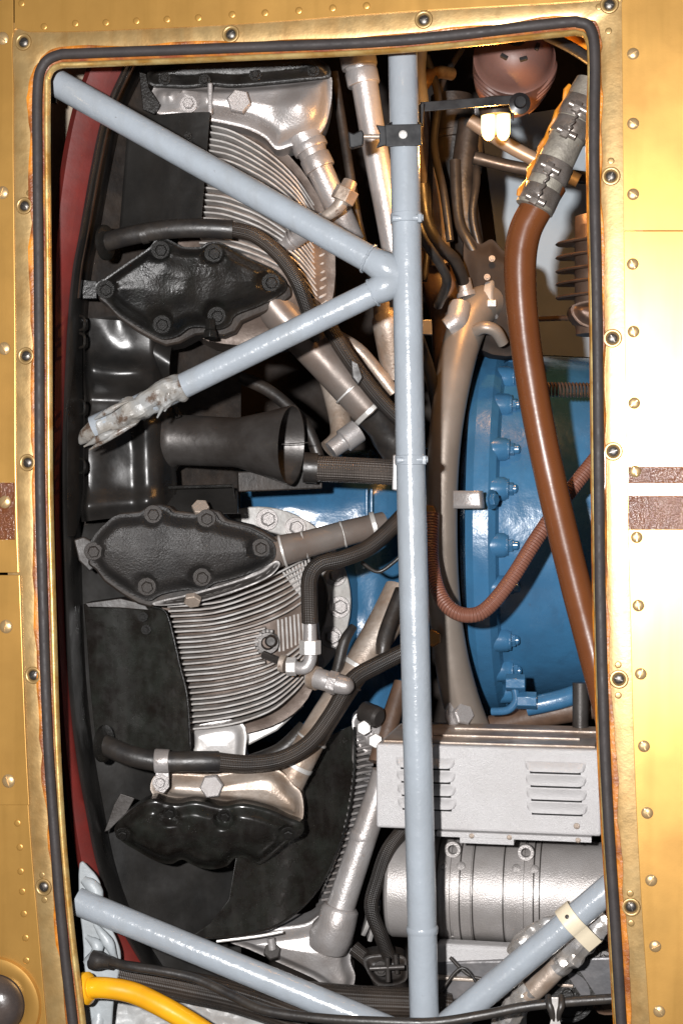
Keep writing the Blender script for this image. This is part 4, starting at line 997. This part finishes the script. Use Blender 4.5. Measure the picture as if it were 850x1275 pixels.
part('thumb_knob', plate([(433,163),(440,166),(450,161),(453,166),(452,180),(438,184),(435,182)], 1.945, .012), 'lamp_black', lbk, 0, .002)
part('pivot', lathe(P(646,130,1.995), Vector((0,-1,0)), [(0,.014),(.006,.014),(.008,.008),(.014,.007)], 20), 'lamp_black', lbk)
part('pivot_pin', tube([(638,122,1.99),(638,150,2.0)], 1.3, 8), 'steel_dark', lbk)

# ================================================================== louvred silver box and generator
bx = thing('control_box', 'silver louvred electrical box mounted on the generator', 'box', P(610, 1040, 2.05))
DF = -NO                                                     # into the bay
c0 = P(606, 983, 2.035); W_, H_, D_ = .300, .114, .205
part('case', box(c0 + DF*(D_/2), AX, DF, UP, W_, D_, H_), 'silver_box', bx, 0, .004, 3)
part('lid', box(c0 + DF*(D_/2+.004) + UP*(H_/2+.0015), AX, DF, UP, W_-.016, D_-.018, .003), 'silver_dirty', bx, 0, .001)
part('lid_rib', box(c0 + DF*(.07) + UP*(H_/2+.004) + AX*.02, AX, DF, UP, W_-.10, .012, .003), 'silver_dirty', bx, 0, .001)
part('lid_rib', box(c0 + DF*(.14) + UP*(H_/2+.004) + AX*.04, AX, DF, UP, W_-.10, .012, .003), 'silver_dirty', bx, 0, .001)
def louver(cx_, cz_, w_):
    g = G(); nx, ny = 28, 7
    o = c0 + AX*cx_ + UP*cz_ + NO*.0003
    hgt = .0125
    for j in range(ny+1):
        v_ = j/ny
        for i in range(nx+1):
            uu = i/nx
            e = min(uu, 1-uu)*w_
            s = min(1, e/.011); s = math.sqrt(max(0, 1-(1-s)**2))
            g.v.append(o + AX*((uu-.5)*w_) + UP*((.5-v_*(.55+.45*s))*hgt) + NO*(.0085*s*math.sin(v_*math.pi/2)))
    for j in range(ny):
        for i in range(nx):
            a = j*(nx+1)+i; g.f.append((a,a+1,a+nx+2,a+nx+1))
    return g
for col, cx_ in ((0, -.083), (1, .090)):
    for k in range(4):
        zz = .0335 - k*.0182
        w_ = .079
        lo_ = part('louvre', louver(cx_ + k*.0008, zz, w_), 'silver_box', bx, 60)
        part('louvre_slot', box(c0 + AX*(cx_+k*.0008) + UP*(zz-.0078) + NO*.0006, AX, DF, UP, w_*.84, .0014, .0042), 'void', lo_, 0)
fast('screw', 'screw', c0 + AX*.118 + UP*(-.044) + NO*.0005, NO, .0042, 'silver_dirty', bx)
part('base_rail', box(c0 + DF*.03 + UP*(-H_/2-.004) + AX*.035, AX, DF, UP, .205, .07, .007), 'silver_box', bx, 0, .001)
part('base_foot', box(c0 + DF*.03 + UP*(-H_/2-.011) + AX*.0, AX, DF, UP, .072, .07, .008), 'silver_box', bx, 0, .001)
for dx in (-.02, .03, .12):
    fast('screw', 'screw', c0 + AX*dx + UP*(-H_/2-.0045) - DF*.0055, NO, .0035, 'silver_dirty', bx)

gn = thing('generator', 'silver cylindrical generator with clamp bands under the louvred box', 'generator', P(620, 1190, 2.15))
g0 = P(488, 1102, 2.165); r_ = .0705
L_ = .31
prof = [(-.004,.03),(-.003,.062),(.0,.068),(.004,r_),(.075,r_),(.0755,r_+.0015),(.082,r_+.0015),(.0825,r_-.001),(.10,r_-.001),(.1005,r_+.0015),(.118,r_+.0015),(.1185,r_-.0005),(.165,r_-.0005),(.1655,r_+.0015),(.183,r_+.0015),(.1835,r_-.001),(.20,r_-.001),(.2005,r_+.001),(.30,r_+.001),(.305,.06)]
part('housing', lathe(g0, AX, prof, 96), 'silver_gen', gn, 25)
for t in (.092, .192):
    part('clamp_band', lathe(g0 + AX*t, AX, [(-.0105,r_-.001),(-.0105,r_+.0036),(-.0022,r_+.004),(-.0018,r_-.001),(.0018,r_-.001),(.0022,r_+.004),(.0105,r_+.0036),(.0105,r_-.001)], 80, (False, False)), 'silver_gen', gn, 25)
    for s in (-.012, .012):
        for ang in (38, 44):
            a = R(ang); rd = NO*math.cos(a)+UP*math.sin(a)
            if ang == 38: fast('screw', 'screw', g0 + AX*(t+s) + rd*(r_+.0025), rd, .0062, 'silver_gen', gn)
    a = R(56); rd = NO*math.cos(a)+UP*math.sin(a)
    part('clamp_eye', ring(g0 + AX*t + rd*(r_+.008) , NO, .006, .0115, .008, 24), 'silver_gen', gn, 30, .001)
    fast('rivet', 'rivet', g0 + AX*t + (NO*math.cos(R(-52))+UP*math.sin(R(-52)))*(r_+.002), NO*math.cos(R(-52))+UP*math.sin(R(-52)), .005, 'silver_gen', gn)
for t in (.0715, .1035, .121, .1625, .1835, .2035, .2115):
    part('band_groove', lathe(g0 + AX*t, AX, [(-.0009,r_),(-.0009,r_+.0021),(.0009,r_+.0021),(.0009,r_)], 64, (False, False)), 'steel_dark', gn, 25)
part('terminal_bar', box(g0 + AX*.125 + UP*(-.0735) + NO*.062, AX, DF, UP, .105, .03, .032), 'silver_box', gn, 0, .006, 3)
part('mount_plate', box(g0 + AX*.15 + UP*(-.101) + NO*.035, AX, DF, UP, .215, .11, .004), 'silver_dirty', gn, 0, .001)
part('vent_teeth', box(g0 + AX*.303 + NO*.03 + UP*.02, AX, DF, UP, .004, .12, .09), 'steel_dark', gn, 0, .001)

# ------------------------------------------------------------------ clutter along the bottom
solo('cross_beam', bar(P(540,1218,2.09), P(770,1212,2.03), .052, .03), 'dirty_plate', 'dirty dark metal beam beneath the generator', 'beam', 0, .003)
solo('cross_beam', bar(P(535,1196,2.12), P(770,1190,2.06), .012, .06), 'brown_black', 'thin brown shelf edge just under the generator plate', 'shelf', 0, .002)
solo('air_hose', tube([(380,1238,2.10,16),(440,1246,2.085,19),(520,1250,2.07,19),(560,1254,2.07,18)], 18, 20, 5, True, .03), 'braid_dark', 'fat black hose passing behind the upright at the bottom', 'hose')
solo('air_hose', tube([(128,1206,2.08,12),(160,1214,2.07,17),(230,1228,2.06,19),(300,1244,2.05,19),(380,1272,2.04,19)], 18, 24, 6, True, .02), 'braid_dark', 'fat ribbed black hose running under the lower left brace', 'hose')
ck = thing('control_cable', 'thin black cable with boot sagging along the bottom of the hatch', 'cable', P(120, 1196, 2.0))
part('cable_run', tube([(132,1196,2.02,6.5),(160,1203,2.0),(200,1209,1.99),(245,1219,1.98),(290,1240,1.96),(330,1258,1.94),(400,1268,1.92),(470,1272,1.905),(540,1273,1.90),(600,1264,1.895),(650,1254,1.89),(700,1248,1.885),(770,1243,1.88)], 6.2, 14, 8), 'dark_hose', ck)
part('boot', tube([(112,1192,2.03,6),(116,1194,2.03,13),(124,1196,2.025,12),(132,1197,2.02,9),(140,1199,2.015,8)], 10, 18, 4), 'dark_hose', ck)
yh = thing('yellow_hose', 'bright yellow hose with collar at the lower left corner', 'hose', P(104, 1230, 1.99))
part('hose_body', tube([(100,1231,2.0),(130,1230,1.99),(165,1236,1.985),(200,1252,1.975),(235,1272,1.965),(275,1298,1.95)], 13.2, 24, 8), 'yellow', yh)
part('collar', tube([(97,1231,2.0,15),(100,1231,2.0,19.5),(110,1230.5,1.995,20),(114,1230,1.993,15)], 19, 28, 1), 'yellow', yh)
solo('insulation_blanket', patch((120,1240),(360,1246),(420,1320),(110,1320),(2.12,2.10,2.06,2.08), lambda u, v: .012*noise.noise(Vector((u*9,v*4,3)))+.006*noise.noise(Vector((u*22,v*9,5))), 50, 24, .004), 'insulation',
     'crumpled pale insulation blanket at the bottom left under the hoses', 'blanket')
solo('fuel_pipe', tube([(118,1246,2.07,9),(124,1262,2.06,10),(118,1290,2.05,9)], 9, 16, 4), 'grey_gusset', 'short grey pipe stub beneath the yellow hose collar', 'pipe')
fo = thing('foil_cable', 'cable wrapped in crinkled silver foil under the lower right brace', 'cable', P(640, 1270, 1.97))
part('foil_wrap', tube([(758,1142,1.95,14),(735,1162,1.955,15),(712,1188,1.96,15),(692,1206,1.965,13)], 14, 24, 8, True, .38, 85), 'foil', fo, 22)
part('bare_run', tube([(696,1202,1.965,12.5),(672,1226,1.97,13),(655,1240,1.975,13)], 12.5, 20, 6, True, .06), 'silver_dirty', fo)
part('foil_wrap', tube([(662,1234,1.973,14),(645,1250,1.975,15),(632,1268,1.975,15),(622,1290,1.975,14)], 14, 24, 8, True, .38, 85), 'foil', fo, 22)
part('foil_wrap', tube([(640,1188,2.02,9),(650,1172,2.015,12),(672,1158,2.01,12),(694,1146,2.005,10)], 12, 24, 8, True, .38, 85), 'foil', fo, 22)
# cream strap round the lower right brace
bd = P(770,1096,1.925) - P(536,1294,1.952); bd.normalize(); bo = P(712,1145,1.9315)
cs = thing('cable_strap', 'cream plastic strap wrapped around the lower right brace', 'strap', P(735, 1180, 1.93))
x, y, z = basis(bd, TOCAM)
def strapg(pts2, wd, th):
    g = G()
    n = len(pts2)
    for i, (a, b) in enumerate(pts2):
        ta = Vector((pts2[min(i+1,n-1)][0]-pts2[max(i-1,0)][0], pts2[min(i+1,n-1)][1]-pts2[max(i-1,0)][1])).normalized()
        for s, o_ in ((-1,0),(1,0),(1,1),(-1,1)):
            q = (a + ta.y*o_*th, b - ta.x*o_*th)
            g.v.append(bo + x*q[0] + y*q[1] + bd*(s*wd/2))
    for i in range(n-1):
        for k in range(4): g.f.append((i*4+k, i*4+(k+1)%4, (i+1)*4+(k+1)%4, (i+1)*4+k))
    g.f += [(0,1,2,3), tuple((n-1)*4+k for k in (3,2,1,0))]
    return g
sgn = 1 if y.z < 0 else -1
rr = .0198
pts2 = [(rr*math.cos(R(a)), sgn*rr*math.sin(R(a))) for a in range(-190, 46, 8)] + [(rr*.62+.001, sgn*(rr*.8+.006)), (rr*.5, sgn*(rr+.012)), (rr*.3, sgn*(rr+.022)), (-.004, sgn*(rr+.026))]
part('strap_band', strapg(pts2, .021, .0018), 'cream', cs, 40, .0004)
fast('rivet', 'rivet', bo + (x*math.cos(R(-35)) + y*sgn*math.sin(R(-35)))*(rr+.0018), x*math.cos(R(-35)) + y*sgn*math.sin(R(-35)), .0028, 'steel_dark', cs)
rd_ = thing('round_valve', 'round black capped valve in the lower right corner', 'valve', P(708, 1270, 2.02))
part('cap', lathe(P(706,1238,2.03), Vector((-.1,-1,.1)), [(-.04,.038),(0,.038),(.004,.036),(.004,.030),(.001,.029),(.001,.008),(.006,.007)], 40), 'black_paint', rd_)
part('bracket', cover([(740,1205),(770,1200),(775,1255),(745,1262),(735,1235)], 2.05, .012, rim=.02, edge=8), 'brown_pipe', rd_, 60)
pc = thing('cable_clip', 'silver and black clip hanging on the thin cable at the bottom right', 'clip', P(690, 1270, 1.88))
part('loop', tube([(682,1240,1.885,4),(684,1252,1.875,5),(688,1266,1.875,4),(690,1290,1.88,4)], 4, 12, 5), 'dark_hose', pc)
part('loop', tube([(698,1240,1.885,4),(698,1252,1.875,5),(694,1266,1.875,4),(692,1290,1.88,4)], 4, 12, 5), 'dark_hose', pc)
part('tongue', plate([(686,1242),(695,1242),(694,1262),(698,1276),(684,1276),(688,1262)], 1.872, .003), 'silver_bright', pc, 0, .001)
solo('support_post', bar(P(640,1250,2.06), P(640,1330,2.06), .03, .03), 'insulation', 'pale upright post at the bottom edge right of the upright tube', 'post', 0, .002)
vb = thing('valve_block', 'dark valve block with tap rods left of the upright near the bottom', 'valve', P(478, 1225, 2.12))
part('block', cover([(452,1196),(470,1188),(500,1190),(506,1200),(504,1222),(470,1226)], 2.13, .01, rim=.04, edge=8), 'brown_black', vb, 60)
for p_ in ([(460,1206,2.10),(503,1204,2.10)], [(482,1192,2.10),(483,1222,2.10)], [(492,1188,2.11),(494,1212,2.11)]):
    part('rod', tube(p_, 3.4, 10), 'steel_dark', vb)
bolt_px(474,1206,2.105,6,'steel_dark',vb)

# fuller tangle behind the upright and under the generator
more = [
 ('cable', 'thin black cable behind the upright at the top edge', 'cable', [(530,70,2.3),(545,120,2.3),(540,180,2.3),(552,240,2.28),(560,300,2.27)], 5, 'dark_hose'),
 ('cable', 'thin brown cable left of the dark pump', 'cable', [(575,60,2.36),(548,110,2.34),(536,190,2.33),(534,280,2.31),(528,350,2.3)], 4, 'brown_black'),
 ('cable', 'black cable hanging right of the dark pump', 'cable', [(588,170,2.38),(593,220,2.34),(588,270,2.33),(600,320,2.33),(610,350,2.33)], 5, 'dark_hose'),
 ('pipe', 'dark pipe bundle left of the grey panel', 'pipe', [(584,150,2.36,14),(576,230,2.36,16),(584,310,2.36,18),(580,380,2.36,18),(576,440,2.36,20)], 24, 'brown_black'),
 ('pipe', 'small silver tube between the top edge and the brass elbow', 'pipe', [(524,60,2.28),(522,90,2.27),(526,130,2.27)], 8, 'silver'),
 ('pipe', 'silver vertical tube behind the upright by the pump ribs', 'pipe', [(590,130,2.46),(594,180,2.46),(592,215,2.45)], 7, 'silver'),
 ('cable', 'dark cable under the upper head running to the slanting push rod tube', 'cable', [(415,90,2.3),(425,150,2.3),(436,220,2.29),(448,290,2.29),(470,360,2.28)], 6, 'brown_black'),
 ('cable', 'dark cable between the bronze tube and the exhaust flare', 'cable', [(300,470,2.32),(340,490,2.31),(380,530,2.3),(400,580,2.3)], 8, 'brown_black'),
 ('pipe', 'rusty stub pipe below the truss joint beside the woven cable', 'pipe', [(420,420,2.3),(450,440,2.3),(490,490,2.3)], 9, 'silver_dirty'),
 ('cable', 'thin wire loop under the pale ringed brown tube', 'wire', [(450,700,2.24),(470,712,2.23),(490,700,2.23),(500,690,2.23)], 2.4, 'dark_hose'),
 ('hose', 'dark corrugated hose at the foot of the upright left side', 'hose', [(440,1180,2.16),(462,1200,2.15),(478,1232,2.14),(500,1260,2.12)], 9, 'braid_dark'),
 ('wire', 'thin grey wire dangling under the generator plate', 'wire', [(560,1192,2.05),(585,1215,2.045),(620,1222,2.04),(650,1240,2.03)], 2.2, 'steel_dark'),
 ('wire', 'thin dark wire crossing the dirty beam', 'wire', [(548,1235,2.045),(575,1205,2.045),(600,1232,2.04),(625,1248,2.035)], 2.0, 'dark_hose'),
]
for nm, lb, ct, pts, r, m in more: solo(nm, tube(pts, r, 14, 6), m, lb, ct)
fb = thing('fitting_block', 'cluster of small pipe fittings right of the generator beam', 'fitting', P(745, 1205, 2.03))
for x, y, rr_ in ((738,1185,9),(752,1196,11),(742,1208,8),(728,1192,7)):
    fast('bolt', 'nut', P(x,y,2.03), Vector((-.3,-.9,.2)), rw(rr_*.7,2.03), 'steel_dark', fb)
part('block', cover([(722,1180),(760,1176),(768,1200),(750,1216),(726,1206)], 2.05, .01, rim=.03, edge=7), 'steel_dark', fb, 60)

lg = thing('shadow_lump', 'dark brown lumpy shape in place of shadow behind the thick hose above the gearbox', 'housing', P(650, 440, 2.35))  # invented dark lump standing in for a shadow across the panel
part('shell', cover([(578,292),(596,304),(612,298),(626,312),(644,322),(650,345),(662,372),(658,436),(600,436),(580,380)], 2.315, .015, rim=.06, edge=16, rough=.003), 'bay_dark', lg, 60)
for x, y in ((612,322),(606,345)): bolt_px(x, y, 2.288, 2.6, 'silver_dirty', lg)
